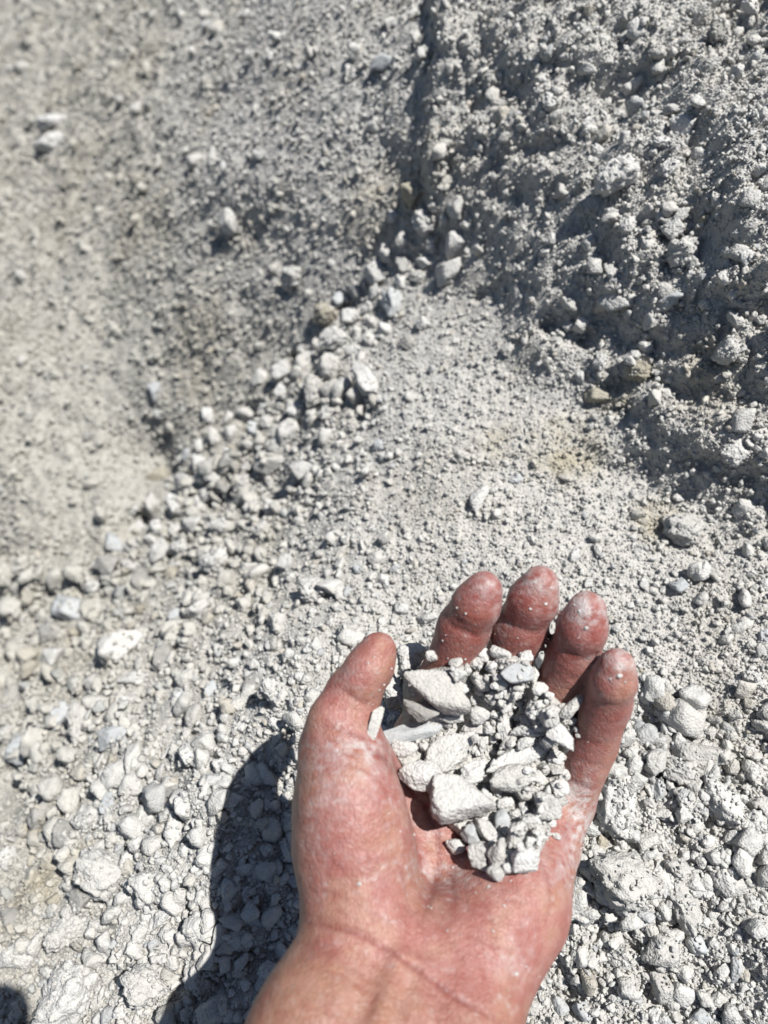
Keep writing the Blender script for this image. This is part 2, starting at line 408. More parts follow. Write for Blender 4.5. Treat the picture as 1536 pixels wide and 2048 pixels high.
# ------------------------------------------------------------------ stone shapes
def ico(sub):
    bm = bmesh.new(); bmesh.ops.create_icosphere(bm, subdivisions=sub, radius=1)
    v = np.array([x.co[:] for x in bm.verts]); f = np.array([[q.index for q in p.verts] for p in bm.faces]); bm.free()
    return v / np.linalg.norm(v, axis=1, keepdims=True), f
ICO = {k: ico(k) for k in (1, 2, 3, 4, 5)}
def stone_shape(seed, sub=3, dims=(1, .8, .6), planes=12, sharp=10, rough=.05, crumb=0.0, flat=None):
    r = np.random.default_rng(seed)
    v, f = ICO[sub]
    n = r.normal(size=(planes, 3)); n /= np.linalg.norm(n, axis=1, keepdims=True)
    off = r.uniform(.62, 1.0, planes)
    Q_, _ = np.linalg.qr(r.normal(size=(3, 3)))
    n = np.concatenate([n, Q_, -Q_]); off = np.concatenate([off, np.full(6, .95)])
    if flat is not None:                     # a clean broad face
        n = np.concatenate([n, [np.array(flat[:3]) / np.linalg.norm(flat[:3])]]); off = np.concatenate([off, [flat[3]]])
    q = np.maximum(v @ n.T, 1e-4) / off
    rad = 1 / (q ** sharp).sum(1) ** (1 / sharp)
    p = v * rad[:, None]
    o = r.uniform(-50, 50, 3)
    p = p * (1 + rough * 1.6 * fbm(p * 1.7 + o, 3, seed)[:, None] + rough * fbm(p * 5 + o, 3, seed + 3, .6)[:, None])
    if crumb:
        wv = worley3(p * 3.1 + o, seed); wv2 = worley3(p * 7 + o, seed + 9)
        p = p * (1 + crumb * (np.clip(.75 - wv, 0, 1) * 1.2 + np.clip(.6 - wv2, 0, 1) * .6 - .3)[:, None])
    p = p * np.array(dims)
    p -= (p.max(0) + p.min(0)) / 2
    p /= max(p.max(0)[0], 1e-6)
    return p, f
def stone_mesh(name, mat, **k):
    v, f = stone_shape(**k); return mesh_from(name, v, f, mat)

# families, shared by all alike stones
PEB = []       # low pebbles for the gravel
for s in range(14):
    PEB.append(dict(seed=100 + s, sub=3, dims=(1, RNG.uniform(.65, .95), RNG.uniform(.5, .85)), planes=int(RNG.integers(5, 11)), sharp=22, rough=.07, crumb=.03 if s % 3 else .15))
BIG = []
for s in range(10):
    BIG.append(dict(seed=200 + s, sub=4, dims=(1, RNG.uniform(.68, .92), RNG.uniform(.5, .75)), planes=int(RNG.integers(5, 11)), sharp=22, rough=.045, crumb=.02 if s % 2 else .08))
CLOD = [dict(seed=300 + s, sub=5, dims=(1, RNG.uniform(.75, .95), .6), planes=14, sharp=5, rough=.10, crumb=.20) for s in range(5)]
SHARD = [dict(seed=400 + s, sub=4, dims=(1, RNG.uniform(.4, .6), RNG.uniform(.28, .42)), planes=7, sharp=22, rough=.07, crumb=.04) for s in range(4)]
_cache = {}
def shared(fam, i, matkey):
    k = (fam, i, matkey)
    if k not in _cache:
        spec = {'big': BIG, 'clod': CLOD, 'shard': SHARD, 'peb': PEB}[fam][i]
        _cache[k] = stone_mesh('stone_' + fam, M[matkey], **spec)
    return _cache[k]

def basis(nrm, view_ang, local=False):
    """rotation whose z follows nrm and whose x points, in the picture, along view_ang (deg, clockwise from right)"""
    a = math.radians(view_ang)
    dx = np.array([math.cos(a), -math.sin(a), 0]) if local else rgt * math.cos(a) - upv * math.sin(a)
    z = np.array(nrm, float); z /= np.linalg.norm(z)
    x = dx - z * (dx @ z); x /= np.linalg.norm(x)
    y = np.cross(z, x)
    return Matrix(np.stack([x, y, z], 1).tolist())
def add_to_pile(me, Mt):
    v = np.empty(len(me.vertices) * 3, np.float32); me.vertices.foreach_get('co', v); v = v.reshape(-1, 3)
    Ml = np.array(Mt); v = v @ Ml[:3, :3].T + Ml[:3, 3]
    i = np.clip(np.searchsorted(GX, v[:, 0]), 0, len(GX) - 1); j = np.clip(np.searchsorted(GY, v[:, 1]), 0, len(GY) - 1)
    np.maximum.at(HT, (j, i), v[:, 2])

# ------------------------------------------------------------------ notable stones lying on the heap
# px, py, half length, half width (px), angle, family, variant, material, phrase, label
G = 'large stones lying on the rubble heap'
NOTABLE = [
 (550,928,40,26,15,'big',0,'chalk','the smooth oval stone on the ridge','smooth white oval stone on the ridge edge, cleanest and roundest there'),
 (610,940,27,24,40,'big',1,'chalk','the round stone beside the ridge oval','round grey-white stone touching the right side of the smooth oval ridge stone'),
 (735,762,50,22,50,'big',2,'chalk','the long stone near the ridge top','long pale tapered stone lying diagonally below the top of the ridge'),
 (380,968,30,20,5,'big',3,'chalk','the stone by the dark hole','rounded pale stone right of the dark hole on the ridge'),
 (585,870,34,26,-20,'big',4,'chalk','the stone above the ridge oval','rounded chalk stone just above the smooth oval ridge stone'),
 (957,995,36,16,-62,'shard',0,'chalk','the pale sliver on the scree','smooth pale elongated chip standing out on the fine scree above the hand'),
 (760,1182-290,14,12,0,'big',5,'blue','the blue chip on the slope','small bluish stone on the fine slope right of the ridge'),
 (635,1182,34,33,30,'clod',0,'chalk','the round clod above the thumb','round crumbly clod on the slope up left of the thumb tip'),
 (398,1225,31,20,-20,'big',6,'chalk','the loaf stone','smooth loaf-shaped stone with a dark gap under its left end'),
 (445,1190,22,12,-15,'big',7,'grey','the flat grey stone in the dark gap','flat grey stone tucked in a dark gap above the loaf-shaped stone'),
 (500,1140,26,16,-25,'shard',1,'chalk','the angular chip above the gap','angular pale chip overhanging a dark gap on the slope'),
 (580,1130,22,18,0,'big',8,'chalk','the stone right of the gap','pale angular stone at the right end of the dark gap on the slope'),
 (335,1312,22,36,85,'big',9,'grey','the grey egg stone','dark grey egg-shaped stone standing upright among white rubble at left'),
 (250,1305,48,36,-15,'big',0,'chalk','the big white slab','biggest white angular slab casting a dark shadow at left'),
 (270,1362,32,14,-15,'big',2,'chalk','the chip under the white slab','small pale wedge just under the big white slab at left'),
 (150,1225,46,28,30,'big',4,'blue','the blurred blue-grey wedge','blurred blue-grey wedge with a black shadow line under it'),
 (113,1268,34,22,-12,'big',5,'grey','the grey stone under the wedge','grey triangular stone below the blurred blue-grey wedge'),
 (12,1245,30,20,0,'big',1,'blue','the pale blue stone at the left edge','pale blue rounded stone cut by the left edge of the photo'),
 (128,1435,19,32,75,'shard',2,'blue','the upright blue shard','smooth bluish shard standing upright among the rubble at left'),
 (168,1455,26,44,85,'clod',1,'chalk','the tall clod beside the blue shard','tall crumbly clod just right of the upright bluish shard'),
 (235,1478,36,22,-15,'big',3,'blue','the faceted grey-blue block','faceted grey-blue block with a flat shaded front face'),
 (58,1500,30,32,60,'big',6,'blue','the heart-shaped blue stone','heart-shaped bluish stone with a dark pit below it at far left'),
 (268,1570,25,24,0,'big',5,'chalk','the ball stone','almost round white ball of chalk with a black shadow beneath'),
 (313,1575,12,11,0,'big',8,'blue','the small round stone by the ball','small smooth round stone touching the right of the white ball'),
 (270,1520,22,26,60,'clod',2,'chalk','the clod above the ball','lumpy clod just above the white ball of chalk'),
 (352,1582,22,13,-10,'shard',3,'grey','the grey pebble right of the ball','smooth grey pebble a step right of the white ball of chalk'),
 (375,1615,26,25,20,'big',9,'chalk','the rounded stone near the hand shadow','rounded white stone just left of the edge of the hand shadow'),
 (355,1660,38,22,60,'big',7,'chalk','the oval leaning along the shadow','oval chalk stone leaning diagonally beside the hand shadow'),
 (225,1608,18,28,80,'big',2,'blue','the slim blue stone','slim bluish stone standing between two crumbly clods'),
 (187,1640,32,30,20,'clod',3,'chalk','the pale clod left of the slim blue stone','broad pale clod left of the slim bluish stone'),
 (95,1630,38,24,-25,'big',4,'grey','the flat grey rock with the shadow line','flat grey rock with a thin black shadow under its lower edge'),
 (138,1670,24,30,70,'big',1,'grey','the rounded grey rock','rounded dark grey rock under the edge of the crumbly ledge'),
 (215,1745,58,46,20,'clod',4,'chalk','the big crumbly clod','largest crumbly clod left of the hand shadow'),
 (295,1775,26,32,80,'big',0,'chalk','the cube-like stone','blocky white stone, left one of the pair beside the shadow'),
 (335,1780,18,24,80,'big',3,'chalk','the right block beside the shadow','blocky white stone, right one of the pair beside the shadow'),
 (170,1800,22,26,70,'big',8,'grey','the flat grey flake','flat grey flake leaning left of the big crumbly clod'),
 (110,1803,18,16,0,'big',6,'tan','the tan pebble','brownish rounded pebble on the tan patch at lower left'),
 (22,1718,20,24,90,'clod',0,'chalk','the white lump at the left edge','bright white lump on the tan patch near the left edge'),
 (30,1838,34,20,15,'big',7,'grey','the dark grey rock at the left edge','dark grey layered rock cut by the lower left edge'),
 (40,1908,40,24,5,'big',5,'chalk','the loaf rock at lower left','loaf-shaped white rock at lower left corner above the round shadow'),
 (395,1838+10,24,30,-60,'shard',0,'chalk','the slanted stone at the shadow edge','slanted pale stone straddling the edge of the hand shadow'),
 (330,1835,26,16,-60,'big',2,'chalk','the leaning oval at lower left','leaning oval white stone below the pair of blocky stones'),
 (150,1860,44,34,-20,'clod',1,'chalk','the wide clod at lower left','wide crumbly clod at lower left with a shadow at its base'),
 (395,1945,24,34,85,'clod',2,'chalk','the half-shaded lump','upright lumpy stone half in sun and half in the hand shadow'),
 (155,1985,80,58,-25,'clod',3,'chalk','the flat boulder at the bottom','broad flat boulder at the bottom left, largest stone in the photo corner'),
 (300,1960,44,48,20,'clod',0,'chalk','the lumpy mass at the bottom','lumpy mass of cemented chalk at the bottom, left of the shadow'),
 (150,1962,20,7,0,'shard',1,'blue','the narrow pale chip','narrow pale chip lying level across the flat boulder at bottom left'),
 (437,2020,42,28,-10,'big',4,'chalk','the big shaded stone','biggest stone inside the hand shadow, near the bottom edge'),
 (458,1778,20,24,70,'big',9,'blue','the shaded pear stone','pear-shaped stone inside the hand shadow, beside the thumb base'),
 (510,1833,16,20,85,'big',1,'blue','the shaded oval beside the wrist','upright oval stone in the shadow beside the wrist'),
 (470,1880,34,24,-20,'clod',4,'chalk','the shaded knobbly stone','knobbly clod in the middle of the hand shadow'),
 (492,1738,22,13,-20,'big',3,'chalk','the shaded loaf stone','loaf-shaped stone in the shadow left of the ball of the thumb'),
 (435,1745,15,22,70,'big',6,'chalk','the stone at the shadow edge','rounded stone just inside the left edge of the hand shadow'),
 (520,1365,34,20,-10,'big',8,'grey','the dark stone with a black gap','dark angular stone above a black gap left of the thumb'),
 (425,1385,13,24,80,'shard',2,'blue','the blue upright chip','bluish chip standing upright left of the thumb'),
 (560,1390,32,26,60,'clod',1,'chalk','the clod left of the thumb','upright lumpy clod just left of the thumb knuckle'),
 (1403,1514,62,27,14,'big',0,'chalk','the large smooth oblong stone','large smooth oblong stone right of the little finger, longest on that side'),
 (1357,1548,44,26,32,'clod',2,'chalk','the crumbly stone under the oblong','rough crumbly stone just below left of the large oblong stone'),
 (1435,1600,34,56,75,'clod',3,'chalk','the tall pointed boulder','tall pointed boulder right of the little finger below the oblong stone'),
 (1325,1482,20,18,0,'big',5,'grey','the square stone left of the oblong','square grey stone at the left end of the large oblong stone'),
 (1395,1418,20,18,30,'big',7,'grey','the stone above the oblong','grey blocky stone above the large oblong stone'),
 (1318,1580,17,24,80,'shard',3,'blue','the pointed chip','small pointed bright chip in a dark gap right of the hand'),
 (1235,1610,42,62,85,'clod',4,'chalk','the broad flat clod','broad flat clod touching the outer edge of the little finger'),
 (1248,1755,76,60,25,'clod',0,'chalk','the biggest clod','biggest crumbly clod on the right, just beside the heel of the hand'),
 (1362,1806,34,58,82,'clod',1,'chalk','the rounded boulder right of the clod','tall rounded boulder right of the biggest crumbly clod'),
 (1320,1900,40,33,-20,'big',2,'chalk','the smooth rounded stone below','smooth rounded stone just below the tall boulder at lower right'),
 (1395,1890,22,20,0,'big',9,'blue','the pale stone to its right','pale bluish stone right of the smooth rounded stone at lower right'),
 (1153,1810,20,18,10,'big',4,'blue','the bluish block by the wrist','bluish-white block touching the outer edge of the palm near the wrist'),
 (1178,1915,18,20,0,'big',6,'chalk','the round pebble below the wrist','round pebble right of the wrist under the biggest clod'),
 (1240,1912,38,24,20,'clod',2,'chalk','the lumpy clod beside the wrist','wide lumpy clod between the wrist and the smooth rounded stone'),
 (1325,1970,26,34,70,'big',1,'chalk','the dark-sided stone','leaning stone with a dark left side at lower right'),
 (1500,1650,34,30,20,'clod',3,'chalk','the clod at the right edge','round crumbly clod near the right edge beside the pointed boulder'),
 (1440,1745,26,44,70,'big',3,'chalk','the tall thin stone at right','tall narrow stone right of the rounded boulder'),
 (1170,2030-10,24,16,30,'shard',0,'blue','the bluish flake at the bottom','bluish flake near the bottom edge right of the wrist'),
 (1398,2030,26,18,0,'big',5,'blue','the pale block at the bottom edge','pale square block cut by the bottom edge at right'),
 (1360,1065,40,34,10,'clod',4,'chalk','the round clod at the foot of the bank','large round clod lying on fine gravel at the foot of the bank'),
 (1470,900,28,28,0,'clod',0,'chalk','the clod low on the bank','crumbly clod sticking out low on the bank near the right edge'),
 (1245,355,42,40,0,'clod',1,'chalk','the largest clod of the bank','largest rounded clod in the middle of the bank'),
 (1372,255,26,28,60,'big',8,'chalk','the flat-faced clod high on the bank','flat-faced clod standing out high on the bank'),
 (1128,385,20,16,20,'shard',1,'chalk','the pale flake on the bank','pale curved flake left of the largest clod of the bank'),
 (1365,510,36,30,0,'clod',2,'chalk','the clod lower on the bank','broad knobbly clod on the bank below the pyramid-shaped one'),
 (1345,455,26,24,0,'big',6,'chalk','the pyramid stone on the bank','pyramid-shaped grey stone on the middle of the bank'),
 (1142,605,24,14,20,'big',7,'chalk','the white stone over the hollow','smooth white stone at the lip of the dark hollow in the bank'),
 (1235,600,40,20,-15,'shard',2,'chalk','the angular ledge stone','angular pale stone on the ledge right of the dark hollow'),
 (1345,600,30,16,-20,'shard',3,'blue','the long white chip on the bank','long whitish chip on the bank right of the ledge stone'),
 (1480,510,30,18,15,'big',2,'chalk','the block near the right edge of the bank','angular block on the bank close to the right edge'),
 (1195,790,28,18,10,'big',4,'tan','the tan stone at the bank foot','tan-grey stone in the shaded corner at the foot of the bank'),
 (1460,700,30,30,0,'clod',3,'chalk','the shaded clod of the bank','large clod on the lower bank beside deep shadow'),
 (1280,745,26,22,0,'clod',4,'tan','the brownish clod','brownish clod at the lower left foot of the bank'),
 (465,445,22,26,70,'big',3,'chalk','the white rock on the floor','bright white blurred rock on the lower floor, centre left'),
 (105,292,34,20,5,'big',1,'chalk','the white rock far left','blurred white rock with dark shadow on the far floor at left'),
 (110,250,34,18,-5,'clod',0,'chalk','the pale lump above the far rock','blurred pale lump behind the white rock on the far floor'),
 (430,315,9,24,88,'shard',0,'chalk','the far sliver','blurred thin white sliver on the far floor'),
 (770,130,30,16,0,'big',8,'blue','the far bluish rock','blurred bluish flat rock on the far floor near the top'),
 (315,785,15,22,80,'shard',1,'blue','the floor chip','blurred blue-white chip on the lower floor near the left mound'),
 (590,555,26,22,0,'clod',2,'chalk','the blurred clod by the hollow','blurred clod on the lower floor beside a dark hollow'),
 (245,205,14,14,0,'big',9,'grey','the dark far stone','small dark blurred stone on the far floor'),
]
placed = []      # (px, py, r_px, phrase)
def put_stone(px, py, a, b, ang, fam, var, mat, label, group=None, sink=.12, name='stone', flatter=None):
    hp, t = hit_ground(np.array([px]), np.array([py]))
    p, d = hp[0], t[0]
    n = normal_at(np.array(p[0]), np.array(p[1]), .012)
    view = -p / np.linalg.norm(p)
    n = n * .75 + view * .35; n /= np.linalg.norm(n)
    if b > a: a, b, ang = b, a, ang + 90 if ang < 45 else ang
    ra, rb = a / F * d, b / F * d
    me = shared(fam, var, mat)
    spec = {'big': BIG, 'clod': CLOD, 'shard': SHARD}[fam][var]
    yn = max(abs(v.co.y) for v in me.vertices); zn = max(abs(v.co.z) for v in me.vertices)
    rz = min(rb * .95, ra * .8)
    o = link(name, me)
    R = basis(n, ang, True).to_4x4()
    tilt = Quaternion((random.uniform(-1, 1), random.uniform(-1, 1), 0), random.uniform(0, .22)).to_matrix().to_4x4()
    ctr = p + n * rz * (1 - 2 * sink) * .9
    Ml_ = Matrix.Translation(ctr) @ tilt @ R @ Matrix.Diagonal((ra, rb / yn, rz / zn, 1))
    o.matrix_world = MC @ Ml_
    tag(o, label, 'stone', group)
    add_to_pile(me, Ml_)
    return o
for (px, py, a, b, ang, fam, var, mat, ph, lab) in NOTABLE:
    if b > a: a, b = b, a
    put_stone(px, py, a, b, ang, fam, var, mat, lab, G)
    placed.append((px, py, a, ph))

# more of the larger stones of the heap, each told by its nearest landmark
def rock_word(mat): return {'chalk': 'pale', 'blue': 'bluish', 'grey': 'grey', 'tan': 'tan', 'pebble': 'pale'}[mat]
fill = []
tries = 0
LAND = [(x, y, ph) for x, y, r, ph in placed] + [(760, 1290, 'the thumb tip'), (970, 1180, 'the index fingertip'), (1085, 1160, 'the middle fingertip'), (1165, 1220, 'the ring fingertip'),
        (1240, 1330, 'the little fingertip'), (600, 1850, 'the wrist crease end'), (640, 1350, 'the thumb knuckle')]
occ = [(x, y, r) for x, y, r, ph in placed]
while len(fill) < 205 and tries < 20000:
    tries += 1
    px, py = random.uniform(-10, 1546), random.uniform(10, 2058)
    if len(fill) < 85:
        kk = random.randrange(6, len(RIDGE) - 6); tt_ = random.random()
        px = RIDGE[kk][0] * tt_ + RIDGE[kk + 1][0] * (1 - tt_) + random.gauss(14, 26); py = RIDGE[kk][1] * tt_ + RIDGE[kk + 1][1] * (1 - tt_) + random.gauss(16, 26)
    c = float(coarse_f(px, py))
    if random.random() > c * .9: continue
    if 610 < px < 1160 and py > 1330 and not (px > 1060 and py > 1930): continue
    farz = (py < 1060 - .98 * (px - 300)) and px < 860 and len(fill) >= 85
    if farz and random.random() < .8: continue
    r = random.uniform(12, 30) * (.55 + .5 * c) if not farz else random.uniform(8, 16)
    if len(fill) < 85: r = random.uniform(14, 33)
    if any((px - x) ** 2 + (py - y) ** 2 < (.82 * (r + q)) ** 2 for x, y, q in occ): continue
    occ.append((px, py, r)); fill.append((px, py, r))

DIRS = ['right of', 'below right of', 'below', 'below left of', 'left of', 'above left of', 'above', 'above right of']
info = []
for px, py, r in fill:
    k = min(range(len(LAND)), key=lambda i: (LAND[i][0] - px) ** 2 + (LAND[i][1] - py) ** 2)
    lx, ly, ph = LAND[k]
    d = math.atan2(py - ly, px - lx); s = int(round(d / (math.pi / 4))) % 8
    info.append((k, s, math.hypot(px - lx, py - ly)))
ORD = ['', 'second ', 'third ', 'fourth ', 'fifth ', 'sixth ', 'seventh ', 'eighth ', 'ninth ']
for i, (px, py, r) in enumerate(fill):
    k, s, dist = info[i]
    rank = sum(1 for j in info if j[0] == k and j[1] == s and j[2] < dist)
    u = random.random()
    fam, var = ('clod', random.randrange(5)) if u < .35 else (('shard', random.randrange(4)) if u < .47 else ('big', random.randrange(10)))
    v = random.random()
    mat = 'chalk' if v < .86 else ('blue' if v < .93 else ('grey' if v < .975 else 'tan'))
    shape = {'clod': 'lump', 'shard': 'chip', 'big': 'stone'}[fam]
    w_ = ORD[min(rank, 8)]
    lab = f"{rock_word(mat)} {shape}, {w_ or 'first '}stone {DIRS[s]} {LAND[k][2]}" + (', farthest out' if rank > 8 else '')
    put_stone(px, py, r, r * random.uniform(.62, .95), random.uniform(0, 180), fam, var, mat, lab, 'medium stones of the rubble heap', sink=random.uniform(.06, .26))

# ------------------------------------------------------------------ gravel: instanced crumbs and pebbles
src = bpy.data.collections.new('pebble_shapes')
for i, spec in enumerate(PEB):
    o = bpy.data.objects.new('pebble_shape', stone_mesh('pebble_shape', M['pebble'], **spec)); src.objects.link(o)
def scatter_object(name, P, rot, scl, label):
    me = bpy.data.meshes.new(name)
    me.vertices.add(len(P)); me.vertices.foreach_set('co', np.asarray(P, np.float32).ravel())
    for nm, arr in (('rot', rot), ('scl', scl)):
        a = me.attributes.new(nm, 'FLOAT_VECTOR', 'POINT'); a.data.foreach_set('vector', np.asarray(arr, np.float32).ravel())
    me.update()
    o = link(name, me); o.matrix_world = MC; me.materials.append(M['pebble'])
    ng = bpy.data.node_groups.new(name, 'GeometryNodeTree')
    ng.interface.new_socket('Geometry', in_out='INPUT', socket_type='NodeSocketGeometry')
    ng.interface.new_socket('Geometry', in_out='OUTPUT', socket_type='NodeSocketGeometry')
    gi = ng.nodes.new('NodeGroupInput'); go = ng.nodes.new('NodeGroupOutput')
    iop = ng.nodes.new('GeometryNodeInstanceOnPoints'); ci = ng.nodes.new('GeometryNodeCollectionInfo')
    ci.inputs['Collection'].default_value = src; ci.inputs['Separate Children'].default_value = True; ci.inputs['Reset Children'].default_value = True
    iop.inputs['Pick Instance'].default_value = True
    def att(nm):
        n = ng.nodes.new('GeometryNodeInputNamedAttribute'); n.data_type = 'FLOAT_VECTOR'; n.inputs['Name'].default_value = nm
        return [s for s in n.outputs if s.name == 'Attribute' and s.enabled][0]
    e2r = ng.nodes.new('FunctionNodeEulerToRotation')
    ng.links.new(att('rot'), e2r.inputs[0]); ng.links.new(e2r.outputs[0], iop.inputs['Rotation'])
    ng.links.new(att('scl'), iop.inputs['Scale'])
    ng.links.new(gi.outputs[0], iop.inputs['Points']); ng.links.new(ci.outputs[0], iop.inputs['Instance'])
    ng.links.new(iop.outputs[0], go.inputs[0])
    md = o.modifiers.new('scatter', 'NODES'); md.node_group = ng
    tag(o, label, 'gravel', kind='stuff')
    return o
def sample_xy(n):
    """points over the heap, denser where it is nearer the eye"""
    out = []; tot = 0
    while tot < n:
        m = 900000
        k = RNG.uniform(size=m) < .55
        x = np.where(k, RNG.uniform(-.36, .34, m), RNG.uniform(-1.35, .5, m)); y = np.where(k, RNG.uniform(-.36, .42, m), RNG.uniform(-.42, 1.5, m))
        dens = .55 / (.70 * .78) * ((x > -.36) & (x < .34) & (y > -.36) & (y < .42)) + .45 / (1.85 * 1.92)
        z = height(x, y); dd = np.maximum(-z, .1)
        pu = 768 + x / dd * F; pv = 1024 - y / dd * F
        keep = (pu > -420) & (pu < 1960) & (pv > -260) & (pv < 2420)
        acc = np.clip((.30 / dd) ** 2 / dens * .55, 0, 1)
        keep &= RNG.uniform(size=m) < acc
        out.append(np.stack([x[keep], y[keep], z[keep], dd[keep], pu[keep], pv[keep]], 1)); tot += keep.sum()
    return np.concatenate(out)[:n]
def gravel_layer(n, r0, r1, powr, use_pile, lift, coarse_gate):
    q = sample_xy(n)
    cz = coarse_f(np.clip(q[:, 4], -200, 1700), np.clip(q[:, 5], -200, 2200))
    cz = np.where(ridge_dist(q[:, 0], q[:, 1]) < -.004, np.minimum(cz, .28), cz)
    if coarse_gate == 'coarse': q = q[RNG.uniform(size=len(q)) < np.clip(cz ** 1.6 * 1.1, .03, 1)]
    u = RNG.uniform(size=len(q))
    r = (r0 ** (-powr) + u * (r1 ** (-powr) - r0 ** (-powr))) ** (-1 / powr)
    cz = coarse_f(np.clip(q[:, 4], -200, 1700), np.clip(q[:, 5], -200, 2200))
    cz = np.where(ridge_dist(q[:, 0], q[:, 1]) < -.004, np.minimum(cz, .28), cz)
    r = r * (.72 + .33 * np.clip(cz, 0, 1)) * np.maximum(1, (q[:, 3] / .42)) ** .7
    n_ = normal_at(q[:, 0], q[:, 1], .003)
    pz = pile(q[:, 0], q[:, 1]); on = (RNG.uniform(size=len(q)) < use_pile) & (pz > q[:, 2] + .0008)
    zz = np.where(on, pz, q[:, 2])
    P = np.stack([q[:, 0], q[:, 1], zz], 1) + n_ * np.where(on, -.15 * r, r * lift * RNG.uniform(.3, 1.4, len(q)))[:, None]
    rot = RNG.uniform(0, 2 * np.pi, (len(q), 3)); s = r[:, None] * RNG.uniform(.8, 1.2, (len(q), 3))
    return P, rot, s, r
parts = [gravel_layer(200000, .00050, .0012, 1.5, .2, .5, 'all'),
         gravel_layer(50000, .0010, .0028, 2.0, .10, .75, 'all'),
         gravel_layer(15000, .0026, .0085, 2.5, .05, .45, 'coarse')]
P = np.concatenate([p[0] for p in parts]); R_ = np.concatenate([p[1] for p in parts]); S_ = np.concatenate([p[2] for p in parts])
scatter_object('gravel', P, R_, S_, 'loose pale gravel and crumbs covering the whole heap')
def add_stains(mat):
    t = mat.node_tree; b = t.nodes['Principled BSDF']; src_ = b.inputs['Base Color'].links[0].from_socket
    geo = nd(t, 'ShaderNodeNewGeometry'); nz = noise(t, geo.outputs['Position'], 70, 3, .6); tot = None
    for px, py, rp, k in ((1130,905,75,.8),(1320,1045,50,.9),(85,1640,48,.8),(60,1790,75,.7),(1000,880,45,.5),(1420,760,80,.5),(1230,790,50,.6),(170,1720,40,.6),(760,420,90,.45)):
        hp, tt = hit_ground(np.array([float(px)]), np.array([float(py)])); c = to_world(hp[0]); rr = rp / F * tt[0]
        d = nd(t, 'ShaderNodeVectorMath', operation='DISTANCE'); d.inputs[1].default_value = tuple(c); t.links.new(geo.outputs['Position'], d.inputs[0])
        m = nd(t, 'ShaderNodeMapRange', interpolation_type='SMOOTHSTEP'); m.inputs['From Min'].default_value = rr * 1.5; m.inputs['From Max'].default_value = rr * .3; m.inputs['To Max'].default_value = k
        t.links.new(d.outputs['Value'], m.inputs['Value'])
        if tot is None: tot = m.outputs[0]
        else:
            a = nd(t, 'ShaderNodeMath', operation='MAXIMUM'); t.links.new(tot, a.inputs[0]); t.links.new(m.outputs[0], a.inputs[1]); tot = a.outputs[0]
    r = ramp(t, [(.35, (.25, .25, .25)), (.6, (1, 1, 1))]); t.links.new(nz.outputs['Fac'], r.inputs['Fac'])
    mm = nd(t, 'ShaderNodeMath', operation='MULTIPLY'); t.links.new(tot, mm.inputs[0]); t.links.new(r.outputs[0], mm.inputs[1])
    mx = nd(t, 'ShaderNodeMix', data_type='RGBA', blend_type='MULTIPLY'); mx.inputs['B'].default_value = (.78, .715, .56, 1)
    t.links.new(mm.outputs[0], mx.inputs['Factor']); t.links.new(src_, mx.inputs['A']); t.links.new(mx.outputs['Result'], b.inputs['Base Color'])
add_stains(M['pebble']); add_stains(M['ground'])

# ------------------------------------------------------------------ hand
H_ = .0010      # voxel
MM = .001
def sphere_cone(p, a, b, ra, rb):
    ba = b - a; pa = p - a
    h = np.clip((pa @ ba) / (ba @ ba), 0, 1)
    return np.sqrt(((pa - h[:, None] * ba) ** 2).sum(1)) - (ra + (rb - ra) * h)
def smin(a, b, k):
    h = np.maximum(k - np.abs(a - b), 0) / k
    return np.minimum(a, b) - h * h * k * .25
def ellip(p, c, r, ang=0):
    q = p - c; ca, sa = math.cos(ang), math.sin(ang)
    q = np.stack([q[:, 0] * ca + q[:, 1] * sa, -q[:, 0] * sa + q[:, 1] * ca, q[:, 2]], 1)
    r = np.array(r); k0 = np.sqrt(((q / r) ** 2).sum(1)); k1 = np.sqrt(((q / r ** 2) ** 2).sum(1)) + 1e-9
    return k0 * (k0 - 1) / k1
J = lambda x, y, d: cam_pt(x, y, d).astype(np.float32)
FING = {   # joints px, py, depth, radius(mm): knuckle, PIP, DIP, pulp, tip
 'index':  [(842,1475,.296,10.0), (888,1352,.288,8.6), (927,1258,.2765,8.9), (953,1208,.2685,7.9), (969,1178,.2655,6.3)],
 'middle': [(945,1480,.298,10.2), (1003,1352,.290,9.0), (1041,1257,.2775,9.2), (1066,1200,.2685,8.1), (1080,1167,.265,6.5)],
 'ring':   [(1040,1520,.296,9.8), (1104,1405,.286,9.0), (1147,1312,.2738,9.0), (1165,1255,.2650,8.0), (1174,1219,.262,6.4)],
 'little': [(1138,1600,.290,9.0), (1186,1490,.279,8.2), (1214,1405,.2685,7.9), (1227,1362,.2610,7.1), (1234,1331,.258,5.9)],
}
THUMB = [(690,1640,.272,17.0), (674,1500,.270,13.0), (706,1388,.2705,9.4), (742,1330,.2705,7.9), (757,1301,.2705,6.4)]
